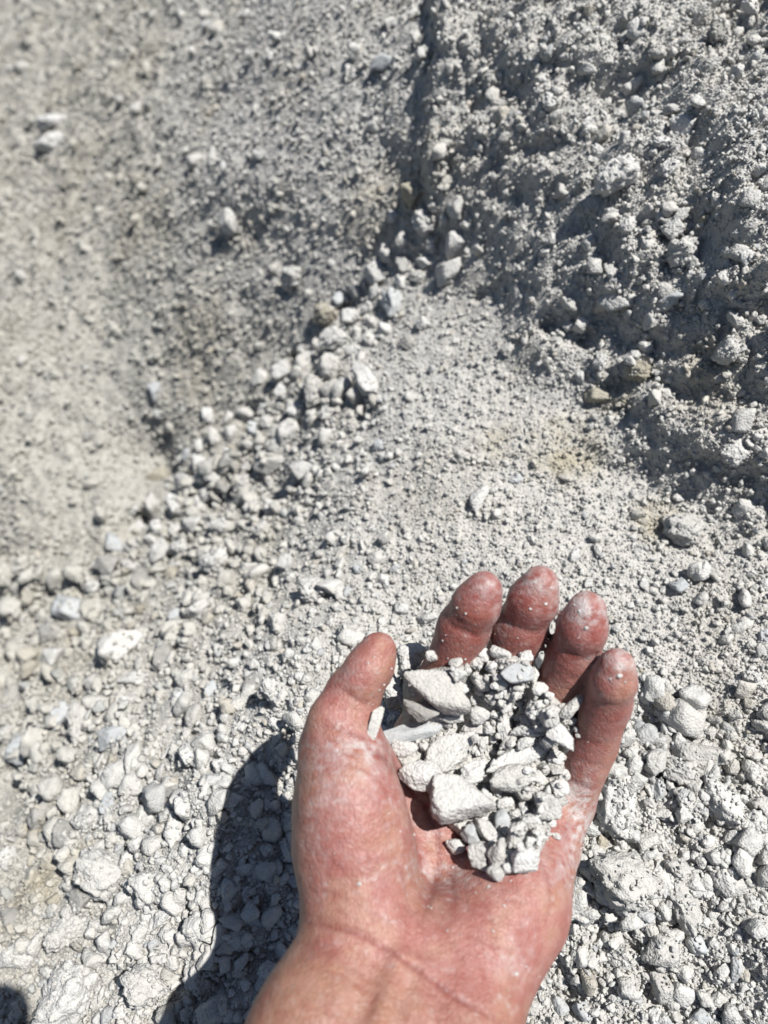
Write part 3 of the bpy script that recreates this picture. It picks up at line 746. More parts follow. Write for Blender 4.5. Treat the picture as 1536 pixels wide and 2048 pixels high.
def hand_sdf(p):
    # palm and wrist
    D = sphere_cone(p, J(850,1480,.302), J(800,1880,.262), .0110, .0150)
    for a, b, ra, rb in [((940,1490,.304),(850,1890,.262),.0112,.0150), ((1030,1530,.303),(890,1905,.262),.0110,.0150),
                         ((1122,1605,.294),(930,1915,.260),.0098,.0150)]:
        D = smin(D, sphere_cone(p, J(*a), J(*b), ra, rb), .008)
    # hypothenar
    D = smin(D, sphere_cone(p, J(1085,1690,.280), J(1022,1812,.262), .0135, .0175), .010)
    D = smin(D, sphere_cone(p, J(1022,1812,.262), J(960,1900,.252), .0175, .0175), .010)
    # distal palm pads
    D = smin(D, sphere_cone(p, J(870,1520,.296), J(1090,1610,.287), .0095, .0085), .008)
    # thenar
    D = smin(D, ellip(p, J(705,1660,.258), (.0195, .030, .0185), math.radians(5)), .008)
    D = smin(D, sphere_cone(p, J(712,1740,.256), J(735,1850,.250), .0165, .0165), .012)
    # wrist and forearm
    for a, b, ra, rb in [((722,1868,.246),(640,2060,.228),.0165,.0185), ((860,1925,.246),(775,2140,.228),.0170,.0190), ((962,1905,.250),(905,2080,.232),.0165,.0175),
                         ((640,2060,.228),(460,2500,.205),.0185,.0260), ((905,2080,.232),(720,2600,.208),.0175,.0270),
                         ((775,2140,.228),(590,2560,.206),.0190,.0280), ((460,2500,.205),(330,2900,.190),.026,.030), ((720,2600,.208),(560,3000,.192),.027,.031)]:
        D = smin(D, sphere_cone(p, J(*a), J(*b), ra, rb), .011)
    # tendons of the wrist
    D = smin(D, sphere_cone(p, J(800,1925,.2285), J(735,2110,.209), .0022, .0025), .006)
    D = smin(D, sphere_cone(p, J(850,1950,.2285), J(790,2130,.209), .0018, .0022), .006)
    # thumb
    T = None
    for (a, b) in zip(THUMB[:-1], THUMB[1:]):
        c = sphere_cone(p, J(*a[:3]), J(*b[:3]), a[3] * MM, b[3] * MM)
        T = c if T is None else smin(T, c, .003)
    T = smin(T, ellip(p, J(726,1352,.2660), (.0070, .0100, .0065), math.radians(-35)), .003)
    T = smin(T, ellip(p, J(668,1452,.2660), (.0100, .0125, .0095), math.radians(-12)), .003)
    D = smin(D, T, .010)
    # web between thumb and palm
    D = smin(D, sphere_cone(p, J(705,1490,.268), J(790,1560,.286), .0085, .0085), .009)
    out = D
    for k, js in FING.items():
        f = None
        for i, (a, b) in enumerate(zip(js[:-1], js[1:])):
            c = sphere_cone(p, J(*a[:3]), J(*b[:3]), a[3] * MM, b[3] * MM)
            f = c if f is None else smin(f, c, .004)
        # soft pads on the palm side between the creases
        for i, rr in ((0, .62), (1, .62)):
            a, b = js[i], js[i + 1]
            m = (J(*a[:3]) + J(*b[:3])) / 2 + np.array([0, 0, .0010], np.float32)
            A = J(*a[:3]); B = J(*b[:3]); dv = (B - A) * .22
            f = smin(f, sphere_cone(p, m - dv, m + dv, (a[3] + b[3]) / 2 * MM * .92, (a[3] + b[3]) / 2 * MM * .92), .002)
        out = np.minimum(out, smin(D, f, .009))
    return out

def mesh_sdf(fn, lo, hi, h, B=8):
    n = (np.ceil((hi - lo) / h / B).astype(int)) * B
    nb = n // B
    ci = np.stack(np.meshgrid(*[np.arange(k) for k in nb], indexing='ij'), -1).reshape(-1, 3)
    cc = lo + (ci * B + (B - 1) / 2.) * h
    d = np.concatenate([fn(cc[i:i + 200000].astype(np.float32)) for i in range(0, len(cc), 200000)])
    Fld = np.repeat(np.repeat(np.repeat(d.reshape(nb), B, 0), B, 1), B, 2).astype(np.float32)
    act = np.abs(d) < (B * h * .87 + .004)
    off = np.stack(np.meshgrid(*[np.arange(B)] * 3, indexing='ij'), -1).reshape(-1, 3)
    ai = ci[act]
    for s in range(0, len(ai), 600):
        vi = (ai[s:s + 600, None] * B + off[None]).reshape(-1, 3)
        Fld[vi[:, 0], vi[:, 1], vi[:, 2]] = fn((lo + vi * h).astype(np.float32))
    # surface nets
    neg = Fld < 0
    cnt = np.zeros(tuple(n - 1), np.int8)
    for a in (0, 1):
        for b in (0, 1):
            for c in (0, 1):
                cnt += neg[a:n[0] - 1 + a, b:n[1] - 1 + b, c:n[2] - 1 + c]
    cells = np.argwhere((cnt > 0) & (cnt < 8))
    vid = np.full(tuple(n - 1), -1, np.int32); vid[cells[:, 0], cells[:, 1], cells[:, 2]] = np.arange(len(cells))
    acc = np.zeros((len(cells), 3)); num = np.zeros(len(cells))
    corners = [(a, b, c) for a in (0, 1) for b in (0, 1) for c in (0, 1)]
    for i, u in enumerate(corners):
        for v in corners[i + 1:]:
            if sum(abs(u[k] - v[k]) for k in range(3)) != 1: continue
            fu = Fld[cells[:, 0] + u[0], cells[:, 1] + u[1], cells[:, 2] + u[2]]; fv = Fld[cells[:, 0] + v[0], cells[:, 1] + v[1], cells[:, 2] + v[2]]
            m = (fu < 0) != (fv < 0)
            t = np.where(m, fu / np.where(m, fu - fv, 1), 0)
            pt = np.array(u) + t[:, None] * (np.array(v) - np.array(u))
            acc += pt * m[:, None]; num += m
    V = lo + (cells + acc / num[:, None]) * h
    quads = []
    for ax in range(3):
        u, v = [(1, 2), (2, 0), (0, 1)][ax]
        sl0 = [slice(1, n[k] - 1) for k in range(3)]; sl0[ax] = slice(0, n[ax] - 1)
        sl1 = list(sl0); sl1[ax] = slice(1, n[ax])
        e = np.argwhere(neg[tuple(sl0)] != neg[tuple(sl1)])
        e[:, u] += 1; e[:, v] += 1
        s0 = neg[e[:, 0], e[:, 1], e[:, 2]]
        def cell(du, dv):
            q = e.copy(); q[:, u] -= du; q[:, v] -= dv; return vid[q[:, 0], q[:, 1], q[:, 2]]
        q = np.stack([cell(1, 1), cell(0, 1), cell(0, 0), cell(1, 0)], 1)
        q[~s0] = q[~s0][:, ::-1]
        quads.append(q)
    return V, np.concatenate(quads)
lo = np.array([-.085, -.235, -.325]); hi = np.array([.095, .000, -.160])
HV, HF = mesh_sdf(hand_sdf, lo, hi, H_)
HF = HF[(HF >= 0).all(1)]
# light smoothing
def smooth(V, Fq, n):
    e = np.concatenate([Fq[:, [0, 1]], Fq[:, [1, 2]], Fq[:, [2, 3]], Fq[:, [3, 0]]]); 
    for _ in range(n):
        A = np.zeros_like(V); c = np.zeros(len(V))
        for k in range(3):
            A[:, k] = np.bincount(e[:, 0], V[e[:, 1], k], len(V)) + np.bincount(e[:, 1], V[e[:, 0], k], len(V))
        c = np.bincount(e[:, 0], minlength=len(V)) + np.bincount(e[:, 1], minlength=len(V))
        V = V * .5 + .5 * A / np.maximum(c, 1)[:, None]
    return V
HV = smooth(HV, HF, 3)
def vnormals(V, Fq):
    a = np.cross(V[Fq[:, 2]] - V[Fq[:, 0]], V[Fq[:, 3]] - V[Fq[:, 1]])
    N = np.zeros_like(V)
    for k in range(4):
        for j in range(3): N[:, j] += np.bincount(Fq[:, k], a[:, j], len(V))
    return N / (np.linalg.norm(N, axis=1, keepdims=True) + 1e-12)
HN = vnormals(HV, HF)
hx = 768 + HV[:, 0] / -HV[:, 2] * F; hy = 1024 - HV[:, 1] / -HV[:, 2] * F
viewd = -HV / np.linalg.norm(HV, axis=1, keepdims=True)
facing = np.clip((HN * viewd).sum(1) * 3, 0, 1)
# skin folds, as polylines over the palm side: (points, half width px, depth mm)
FOLDS = [
 ([(891,1244),(925,1262),(960,1273)], 5, 0.40), ([(905,1236),(940,1253),(968,1262)], 4, 0.14),
 ([(1003,1240),(1040,1258),(1074,1266)], 5, 0.40), ([(1118,1294),(1148,1310),(1180,1322)], 5, 0.36), ([(1120,1283),(1150,1300),(1184,1310)], 3, 0.13),
 ([(1180,1398),(1212,1408),(1250,1412)], 4, 0.29), ([(1160,1478),(1190,1488),(1222,1490)], 4, 0.22), ([(1124,1560),(1150,1566),(1186,1580)], 4, 0.36),
 ([(860,1332),(890,1340),(930,1352)], 5, 0.29), ([(975,1340),(1005,1352),(1045,1358)], 4, 0.25), ([(1085,1395),(1110,1402),(1140,1405)],4,.35),
 ([(683,1377),(712,1398),(742,1408)], 5, 0.47), ([(693,1368),(722,1388),(752,1396)], 3.5, 0.18),
 ([(640,1452),(690,1462),(735,1480)], 6, 0.36), ([(650,1480),(690,1484),(728,1492)], 5, 0.25),
 ([(728,1487),(770,1515),(797,1545),(820,1575),(847,1605),(876,1660),(880,1720),(862,1790),(840,1850)], 6, 0.54),
 ([(601,1842),(655,1852),(717,1867),(787,1906),(866,1961),(910,1995),(960,2022),(1000,2045)], 5, 0.47),
 ([(604,1828),(660,1840),(725,1862),(770,1880)], 4, 0.22),
 ([(590,1880),(640,1895),(700,1930),(770,1985),(830,2048)], 7, 0.16),
 ([(900,1740),(905,1800),(895,1860)], 5, 0.22), ([(925,1760),(935,1820)], 4, 0.14), ([(850,1770),(862,1830)], 5, 0.18), ([(870,1840),(900,1880),(930,1930)],5,.2),
 ([(1165,1600),(1140,1640),(1128,1680)], 6, 0.32), ([(1120,1690),(1150,1710)], 4, 0.14),
 ([(760,1980),(747,1998),(735,2030)], 9, 0.36),
 ([(620,1560),(660,1535),(700,1528),(740,1545)], 4, 0.22),
 ([(612,1600),(650,1575),(690,1565)], 4, 0.16),
 ([(640,1510),(680,1503),(720,1512)], 4, 0.25),
 ([(700,1560),(740,1590),(770,1640),(785,1700)], 4, 0.2),
 ([(660,1590),(700,1620),(730,1680),(740,1740)], 5, 0.14),
 ([(720,1530),(760,1560),(790,1610)], 3.5, 0.2),
 ([(610,1700),(660,1720),(700,1760),(720,1810)], 5, 0.16),
 ([(615,1780),(670,1790),(730,1820),(790,1850)], 5, 0.22),
 ([(780,1700),(810,1760),(820,1830)], 4, 0.2),
 ([(960,1790),(985,1850),(990,1910)], 4, 0.2),
 ([(1010,1740),(1040,1800),(1045,1870)], 5, 0.16),
 ([(1080,1720),(1100,1770),(1095,1840)], 4, 0.18),
 ([(930,1860),(980,1890),(1030,1900),(1070,1880)], 4, 0.2),
 ([(905,1700),(960,1770),(1010,1800),(1080,1810)], 4, 0.22),
 ([(880,1760),(940,1820),(1000,1850)], 3.5, 0.2),
 ([(1060,1660),(1110,1650),(1160,1655)], 4, 0.22),
 ([(1070,1700),(1120,1725),(1155,1735)], 4, 0.16),
 ([(620,1930),(680,1950),(750,1990),(800,2040)], 5, 0.15),
 ([(830,1940),(870,1990),(900,2040)], 6, 0.2),
 ([(660,1330),(690,1345),(730,1345)], 3.5, 0.14),
 ([(720,1300),(750,1310),(785,1305)], 3, 0.1),
 ([(905,1300),(935,1312),(950,1316)], 3, 0.12),
 ([(1015,1300),(1045,1312),(1065,1315)], 3, 0.12),
 ([(1130,1350),(1155,1362),(1170,1366)], 3, 0.12),
 ([(1195,1440),(1215,1446),(1238,1446)], 3, 0.12),
 ([(1150,1520),(1180,1528),(1205,1530)], 3, 0.2),

]
fold = np.zeros(len(HV)); disp = np.zeros(len(HV))
for pl, hw, dep in FOLDS:
    best = np.full(len(HV), 1e9); pp = np.array(pl, float); tt = np.zeros(len(HV)); L0 = 0
    seg = np.linalg.norm(np.diff(pp, axis=0), axis=1); tot = seg.sum()
    for k in range(len(pp) - 1):
        a, b = pp[k], pp[k + 1]; ab = b - a
        t = np.clip(((hx - a[0]) * ab[0] + (hy - a[1]) * ab[1]) / (ab @ ab), 0, 1)
        dd = np.hypot(hx - a[0] - t * ab[0], hy - a[1] - t * ab[1])
        m = dd < best; best = np.where(m, dd, best); tt = np.where(m, (L0 + t * seg[k]) / tot, tt); L0 += seg[k]
    best = best + 2.2 * vnoise(np.stack([hx / 22, hy / 22, 0 * hx + dep * 9], 1), 8)
    fade = np.clip(np.minimum(tt, 1 - tt) * 6 + .25, 0, 1)
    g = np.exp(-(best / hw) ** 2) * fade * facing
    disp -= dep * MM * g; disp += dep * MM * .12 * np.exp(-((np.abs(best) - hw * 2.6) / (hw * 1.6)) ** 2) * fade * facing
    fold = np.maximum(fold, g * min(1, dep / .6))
q3 = HV * 1000
disp -= (.10 * MM) * np.clip(1 - np.abs(fbm(np.stack([q3[:, 0] / 7 + q3[:, 1] / 12, q3[:, 1] / 5, q3[:, 2] / 7], 1), 3, 61)) * 6, 0, 1) * facing
disp += (.10 * MM) * fbm(q3 / 4.5, 3, 21) + (.22 * MM) * vnoise(q3 / 11, 5)
# fine creasing of the skin across the pads
disp += (.035 * MM) * vnoise(np.stack([q3[:, 0] / 1.5, q3[:, 1] / 4.0, q3[:, 2] / 3], 1), 9)
HV = HV + HN * disp[:, None]
HWd = to_world(HV)
# ---- skin colour by place, with some shading painted in
def blob(x, y, rx, ry=None):
    ry = ry or rx
    return np.exp(-(((hx - x) / rx) ** 2 + ((hy - y) / ry) ** 2))
pink = np.array([.262, .116, .095]); yel = np.array([.265, .145, .095]); tan = np.array([.225, .117, .076]); red = np.array([.185, .043, .036]); brown = np.array([.125, .058, .034]); pale = np.array([.30, .150, .129])
colr = np.tile(pink, (len(HV), 1))
def mixc(c, k):
    global colr
    k = np.clip(k, 0, 1)[:, None]; colr = colr * (1 - k) + c * k
mot = fbm(q3 / 9, 3, 31); mot2 = fbm(q3 / 3.2, 3, 41)
fingers = np.clip((1400 - hy) / 120, 0, 1) * (hx > 800)
mixc(red, fingers * (.78 + .2 * mot))
mixc(red, (blob(920,1200,60,50) + blob(1060,1200,70,60) + blob(1140,1290,60) + blob(1215,1400,50,60)) * .35)
mixc(red, blob(690,1400,60,50) * .25 + blob(765,1300,35,40) * .3)
mixc(pale, blob(670,1610,110,90) * .5 + blob(1060,1790,90,120) * .3)
mixc(red, blob(800,1640,90,60) * .25 + blob(720,1760,120,60) * .3 + blob(1120,1600,50,60) * .3 + blob(1150,1520,50,60) * .3)
mixc(tan, np.clip((hy - (1850 + (hx - 600) * .30)) / 90, 0, 1) * .85)
mixc(brown, blob(860,1815,55,50) * .42 + blob(930,1790,60,40) * .25)  # shadow in the hollow of the palm heel, painted as brown
mixc(brown, blob(620,1950,60,80) * .30 + np.clip((hy - 1900) / 300, 0, 1) * np.clip((700 - hx) / 180, 0, 1) * .35)
mixc(red, blob(940,1990,70,50) * .35)
mixc(yel, np.clip(mot * .9, 0, .6) * (1 - .7 * fingers)); mixc(tan, np.clip((655 - hx) / 60, 0, 1) * .6 * (hy > 1480) * (hy < 1900)); mixc(pale, np.clip(mot2 * .6, 0, .3)); mixc(red, np.clip(-mot2 * .6, 0, .3)); mixc(red, np.clip(-mot * .6, 0, .3))  # tan on the thumb-side edge paints in its shading; the rest is mottling
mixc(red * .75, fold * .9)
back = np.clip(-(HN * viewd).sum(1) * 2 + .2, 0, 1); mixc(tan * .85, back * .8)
# ---- chalk dust clinging to the skin
dn = fbm(np.stack([q3[:, 0] / 2.6, q3[:, 1] / 1.6, q3[:, 2] / 2], 1), 4, 51, .6)
dust = (blob(1170,1215,60,38) * .8 + blob(1240,1325,48,32) * .65 + blob(1090,1160,52,28) * .5 + blob(975,1170,45,30) * .35 + blob(1000,1240,16,40) * .3
        + blob(1165,1650,22,70) * .7 + blob(1150,1590,40,40) * .5 + blob(730,1492,60,16) * .4 + blob(700,1530,90,60) * .28 + blob(690,1350,50,40) * .12
        + blob(900,1740,110,40) * .35 + blob(1130,1730,50,60) * .3 + blob(640,1640,60,120) * .15 + blob(1030,1930,40,40) * .22 + blob(840,1600,50,80) * .25 + .05)
rim = np.clip(1 - (HN * viewd).sum(1) * 1.5, 0, 1) * (hy < 1450)
dust = np.clip(dust * (.75 + .9 * dn) + rim * .22 * (hx > 850) + np.clip(dn - .75, 0, 1) * .5, 0, .92)

skin, st, sb = new_mat('skin')
ac = nd(st, 'ShaderNodeAttribute', attribute_name='tone'); ad = nd(st, 'ShaderNodeAttribute', attribute_name='dust')
tc = nd(st, 'ShaderNodeTexCoord')
sn = noise(st, tc.outputs['Object'], 900, 4, .7)
sr = ramp(st, [(.35, (.86, .84, .82)), (.6, (1.06, 1.05, 1.05))]); st.links.new(sn.outputs['Fac'], sr.inputs['Fac'])
sm = nd(st, 'ShaderNodeMix', data_type='RGBA', blend_type='MULTIPLY'); sm.inputs['Factor'].default_value = .8
st.links.new(ac.outputs['Color'], sm.inputs['A']); st.links.new(sr.outputs['Color'], sm.inputs['B'])
dnn = noise(st, tc.outputs['Object'], 1500, 5, .75)
dm = nd(st, 'ShaderNodeMath', operation='MULTIPLY_ADD'); dm.inputs[1].default_value = 1.7; dm.inputs[2].default_value = -.55
st.links.new(dnn.outputs['Fac'], dm.inputs[0])
da = nd(st, 'ShaderNodeMath', operation='ADD'); st.links.new(dm.outputs[0], da.inputs[0]); da.inputs[1].default_value = .65
dk = nd(st, 'ShaderNodeMath', operation='MULTIPLY', use_clamp=True); st.links.new(da.outputs[0], dk.inputs[0]); st.links.new(ad.outputs['Fac'], dk.inputs[1])
dmx = nd(st, 'ShaderNodeMix', data_type='RGBA'); dmx.inputs['B'].default_value = (.38, .345, .335, 1)
st.links.new(dk.outputs[0], dmx.inputs['Factor']); st.links.new(sm.outputs['Result'], dmx.inputs['A'])
st.links.new(dmx.outputs['Result'], sb.inputs['Base Color'])
sb.inputs['Roughness'].default_value = .50
sb.inputs['Specular IOR Level'].default_value = .35
sb.inputs['Subsurface Weight'].default_value = .13
sb.inputs['Subsurface Radius'].default_value = (1, .32, .18); sb.inputs['Subsurface Scale'].default_value = .0035
# pores and print ridges
w1 = nd(st, 'ShaderNodeTexVoronoi'); w1.inputs['Scale'].default_value = 1100; st.links.new(tc.outputs['Object'], w1.inputs['Vector'])
sc1 = noise(st, tc.outputs['Object'], 700, 3, .65)
bb = nd(st, 'ShaderNodeBump'); bb.inputs['Strength'].default_value = .35; bb.inputs['Distance'].default_value = .0004
st.links.new(w1.outputs['Distance'], bb.inputs['Height'])
bb2 = nd(st, 'ShaderNodeBump'); bb2.inputs['Strength'].default_value = .5; bb2.inputs['Distance'].default_value = .0005
st.links.new(sc1.outputs['Fac'], bb2.inputs['Height']); st.links.new(bb.outputs[0], bb2.inputs['Normal'])
vk = nd(st, 'ShaderNodeTexVoronoi', feature='DISTANCE_TO_EDGE'); vk.inputs['Scale'].default_value = 520
mpn = nd(st, 'ShaderNodeMapping'); mpn.inputs['Scale'].default_value = (1.0, .55, 1.0); mpn.inputs['Rotation'].default_value = (0, 0, .5)
st.links.new(tc.outputs['Object'], mpn.inputs['Vector']); st.links.new(mpn.outputs[0], vk.inputs['Vector'])
kr = nd(st, 'ShaderNodeMapRange'); kr.inputs['From Max'].default_value = .12; st.links.new(vk.outputs['Distance'], kr.inputs['Value'])
bb3 = nd(st, 'ShaderNodeBump'); bb3.inputs['Strength'].default_value = .45; bb3.inputs['Distance'].default_value = .0002
st.links.new(kr.outputs[0], bb3.inputs['Height']); st.links.new(bb2.outputs[0], bb3.inputs['Normal'])
st.links.new(bb3.outputs[0], sb.inputs['Normal'])

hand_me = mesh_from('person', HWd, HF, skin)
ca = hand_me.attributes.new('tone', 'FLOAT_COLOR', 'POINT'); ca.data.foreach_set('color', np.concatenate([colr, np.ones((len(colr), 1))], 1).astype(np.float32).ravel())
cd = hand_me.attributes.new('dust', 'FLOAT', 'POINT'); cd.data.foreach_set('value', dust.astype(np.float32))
hand = link('person', hand_me)
tag(hand, 'bare left forearm and hand held palm up, fingers curled round a heap of stones', 'person')
print('hand verts', len(HV), 'faces', len(HF))

# ------------------------------------------------------------------ stones held in the palm
bvh = BVHTree.FromPolygons([tuple(v) for v in HWd], [tuple(int(i) for i in f) for f in HF])
RS = 2.0                                           # raster step in px
rx0, ry0, rx1, ry1 = 690, 1220, 1200, 1800
rw, rh = int((rx1 - rx0) / RS), int((ry1 - ry0) / RS)
DR = np.full((rh, rw), .300)
for j in range(rh):
    for i in range(rw):
        dv = to_world(np.array([(rx0 + i * RS - 768) / F, (1024 - ry0 - j * RS) / F, -1])) - CAM
        h = bvh.ray_cast(Vector(CAM), Vector(dv))
        if h[0] is not None: DR[j, i] = min(.300, -((np.array(h[0]) - CAM) @ RM)[2])
HG = 'stones held in the palm'
def hand_stone(px, py, a, b, ang, label, fam=None, mat='chalk', spec=None, thick=.75, sit=.55, name='held_stone', group=HG, tilt=.18, mesh=None):
    if b > a: a, b, ang = b, a, ang + 90
    jj, ii = np.mgrid[0:rh, 0:rw]
    X = rx0 + ii * RS - px; Y = ry0 + jj * RS - py
    ca_, sa_ = math.cos(math.radians(ang)), math.sin(math.radians(ang))
    u = (X * ca_ + Y * sa_) / a; v = (-X * sa_ + Y * ca_) / b
    q = u * u + v * v
    inside = q < .8
    if not inside.any(): return None
    base = np.percentile(DR[inside], 28)
    # slope of what it lies on, so flat stones lean with the pile
    k = base / F
    ra, rb = a * k, b * k; rz = min(rb * thick, ra * .8)
    dc = base - rz * sit
    ra, rb = a * dc / F, b * dc / F
    c = wpt(px, py, dc)
    me = mesh
    yn = max(abs(vv.co.y) for vv in me.vertices); zn = max(abs(vv.co.z) for vv in me.vertices)
    view = CAM - c; view /= np.linalg.norm(view)
    o = link(name, me)
    tq = Quaternion((random.uniform(-1, 1), random.uniform(-1, 1), 0), random.uniform(0, tilt)).to_matrix().to_4x4()
    nrm = view * .9 + np.array([0, 0, 1]) * .25 + to_sun * .1
    o.matrix_world = Matrix.Translation(c) @ tq @ basis(nrm, ang).to_4x4() @ Matrix.Diagonal((ra, rb / yn, rz / zn, 1))
    tag(o, label, 'stone', group)
    top = dc - rz * np.sqrt(np.clip(1 - q, 0, 1))
    m = q < 1
    DR[m] = np.minimum(DR[m], top[m])
    return o
def uniq(seed, mat='chalk', **k):
    d = dict(seed=seed, sub=5, dims=(1, .8, .65), planes=11, sharp=14, rough=.045, crumb=.03); d.update(k)
    return stone_mesh('held_stone', M[mat], **d)
cp = lambda x, y: (700 + x / 3.072, 1240 + y / 3.072)
SMALL = [stone_mesh('held_pebble', M['chalk'], seed=600 + s, sub=3, dims=(1, RNG.uniform(.7, .95), RNG.uniform(.6, .85)), planes=10, sharp=12, rough=.05, crumb=.05 if s % 2 else 0) for s in range(10)]
POLY = [(330,330),(560,290),(760,270),(900,210),(1110,230),(1160,400),(1290,500),(1380,640),(1360,790),(1310,860),(1340,1040),(1250,1200),(1220,1330),(1110,1540),(900,1570),(760,1400),(590,1250),(500,1080),(350,950),(270,800),(330,600)]
def in_poly(x, y):
    c = False; n = len(POLY)
    for i in range(n):
        x1, y1 = POLY[i]; x2, y2 = POLY[i - 1]
        if (y1 > y) != (y2 > y) and x < (x2 - x1) * (y - y1) / (y2 - y1) + x1: c = not c
    return c
# grit lying in the hollow of the palm, under and between the stones
jj, ii = np.mgrid[0:rh, 0:rw]
win = np.array([[in_poly((rx0 + i * RS - 700) * 3.072, (ry0 + j * RS - 1240) * 3.072) for i in range(rw)] for j in range(rh)], float)
def blur(A, n):
    for _ in range(n):
        A = (A + np.roll(A, 1, 0) + np.roll(A, -1, 0) + np.roll(A, 1, 1) + np.roll(A, -1, 1)) / 5
    return A
soft = blur(win, 60)
base_ = blur(np.minimum(DR, .292), 40)
xg, yg = rx0 + ii * RS, ry0 + jj * RS
dn_, _i = worley2(xg / 9., yg / 9., 5)
mound = base_ - .0052 * np.clip((soft - .45) * 2.4, 0, 1) + .004 * np.clip((.5 - soft) * 6, 0, 1) - .0011 * np.clip(.8 - dn_, 0, 1)
mound = np.where(soft < .45, np.maximum(mound, DR + .0015), mound)
sel = (soft > .2)
vid_ = np.full(sel.shape, -1); vid_[sel] = np.arange(sel.sum())
gv = np.stack([(xg - 768) / F * mound, (1024 - yg) / F * mound, -mound], -1)[sel]
q4 = np.stack([vid_[:-1, :-1], vid_[1:, :-1], vid_[1:, 1:], vid_[:-1, 1:]], -1).reshape(-1, 4); q4 = q4[(q4 >= 0).all(1)]
gr = link('grit', mesh_from('grit', gv, q4, M['ground'])); gr.matrix_world = MC
tag(gr, 'fine chalk grit filling the hollow of the palm beneath the stones', 'grit', kind='stuff')
DR = np.where(sel, np.minimum(DR, mound), DR)
SMALLS = []
# bed of small pieces first
cnt = 0
while cnt < 130:
    x, y = random.uniform(250, 1400), random.uniform(200, 1600)
    if not in_poly(x, y): continue
    r = random.uniform(26, 52)
    o_ = hand_stone(*cp(x, y), r / 3.07, r * random.uniform(.7, 1) / 3.07, random.uniform(0, 180), 'small chalk piece wedged between bigger stones in the palm', mesh=SMALL[cnt % 10], group='small pieces between the stones in the palm', sit=.3)
    SMALLS.append((o_, x, y, 0)); cnt += 1
gp, gs_ = [], []
while len(gp) < 420:
    x, y = random.uniform(250, 1400), random.uniform(200, 1600)
    if not in_poly(x, y): continue
    if x < 900 and random.random() < .75: continue
    px, py = cp(x, y); i, j = int((px - rx0) / RS), int((py - ry0) / RS)
    d = DR[j, i]; r = random.uniform(.0005, .0012)
    gp.append(((px - 768) / F * d, (1024 - py) / F * d, -d + r * .1)); gs_.append((r, r * random.uniform(.7, 1), r * random.uniform(.6, 1)))
lg = scatter_object('loose_grit', np.array(gp), RNG.uniform(0, 6.28, (len(gp), 3)), np.array(gs_), 'fine loose grit strewn over the stones in the palm')
lg['category'] = 'grit'
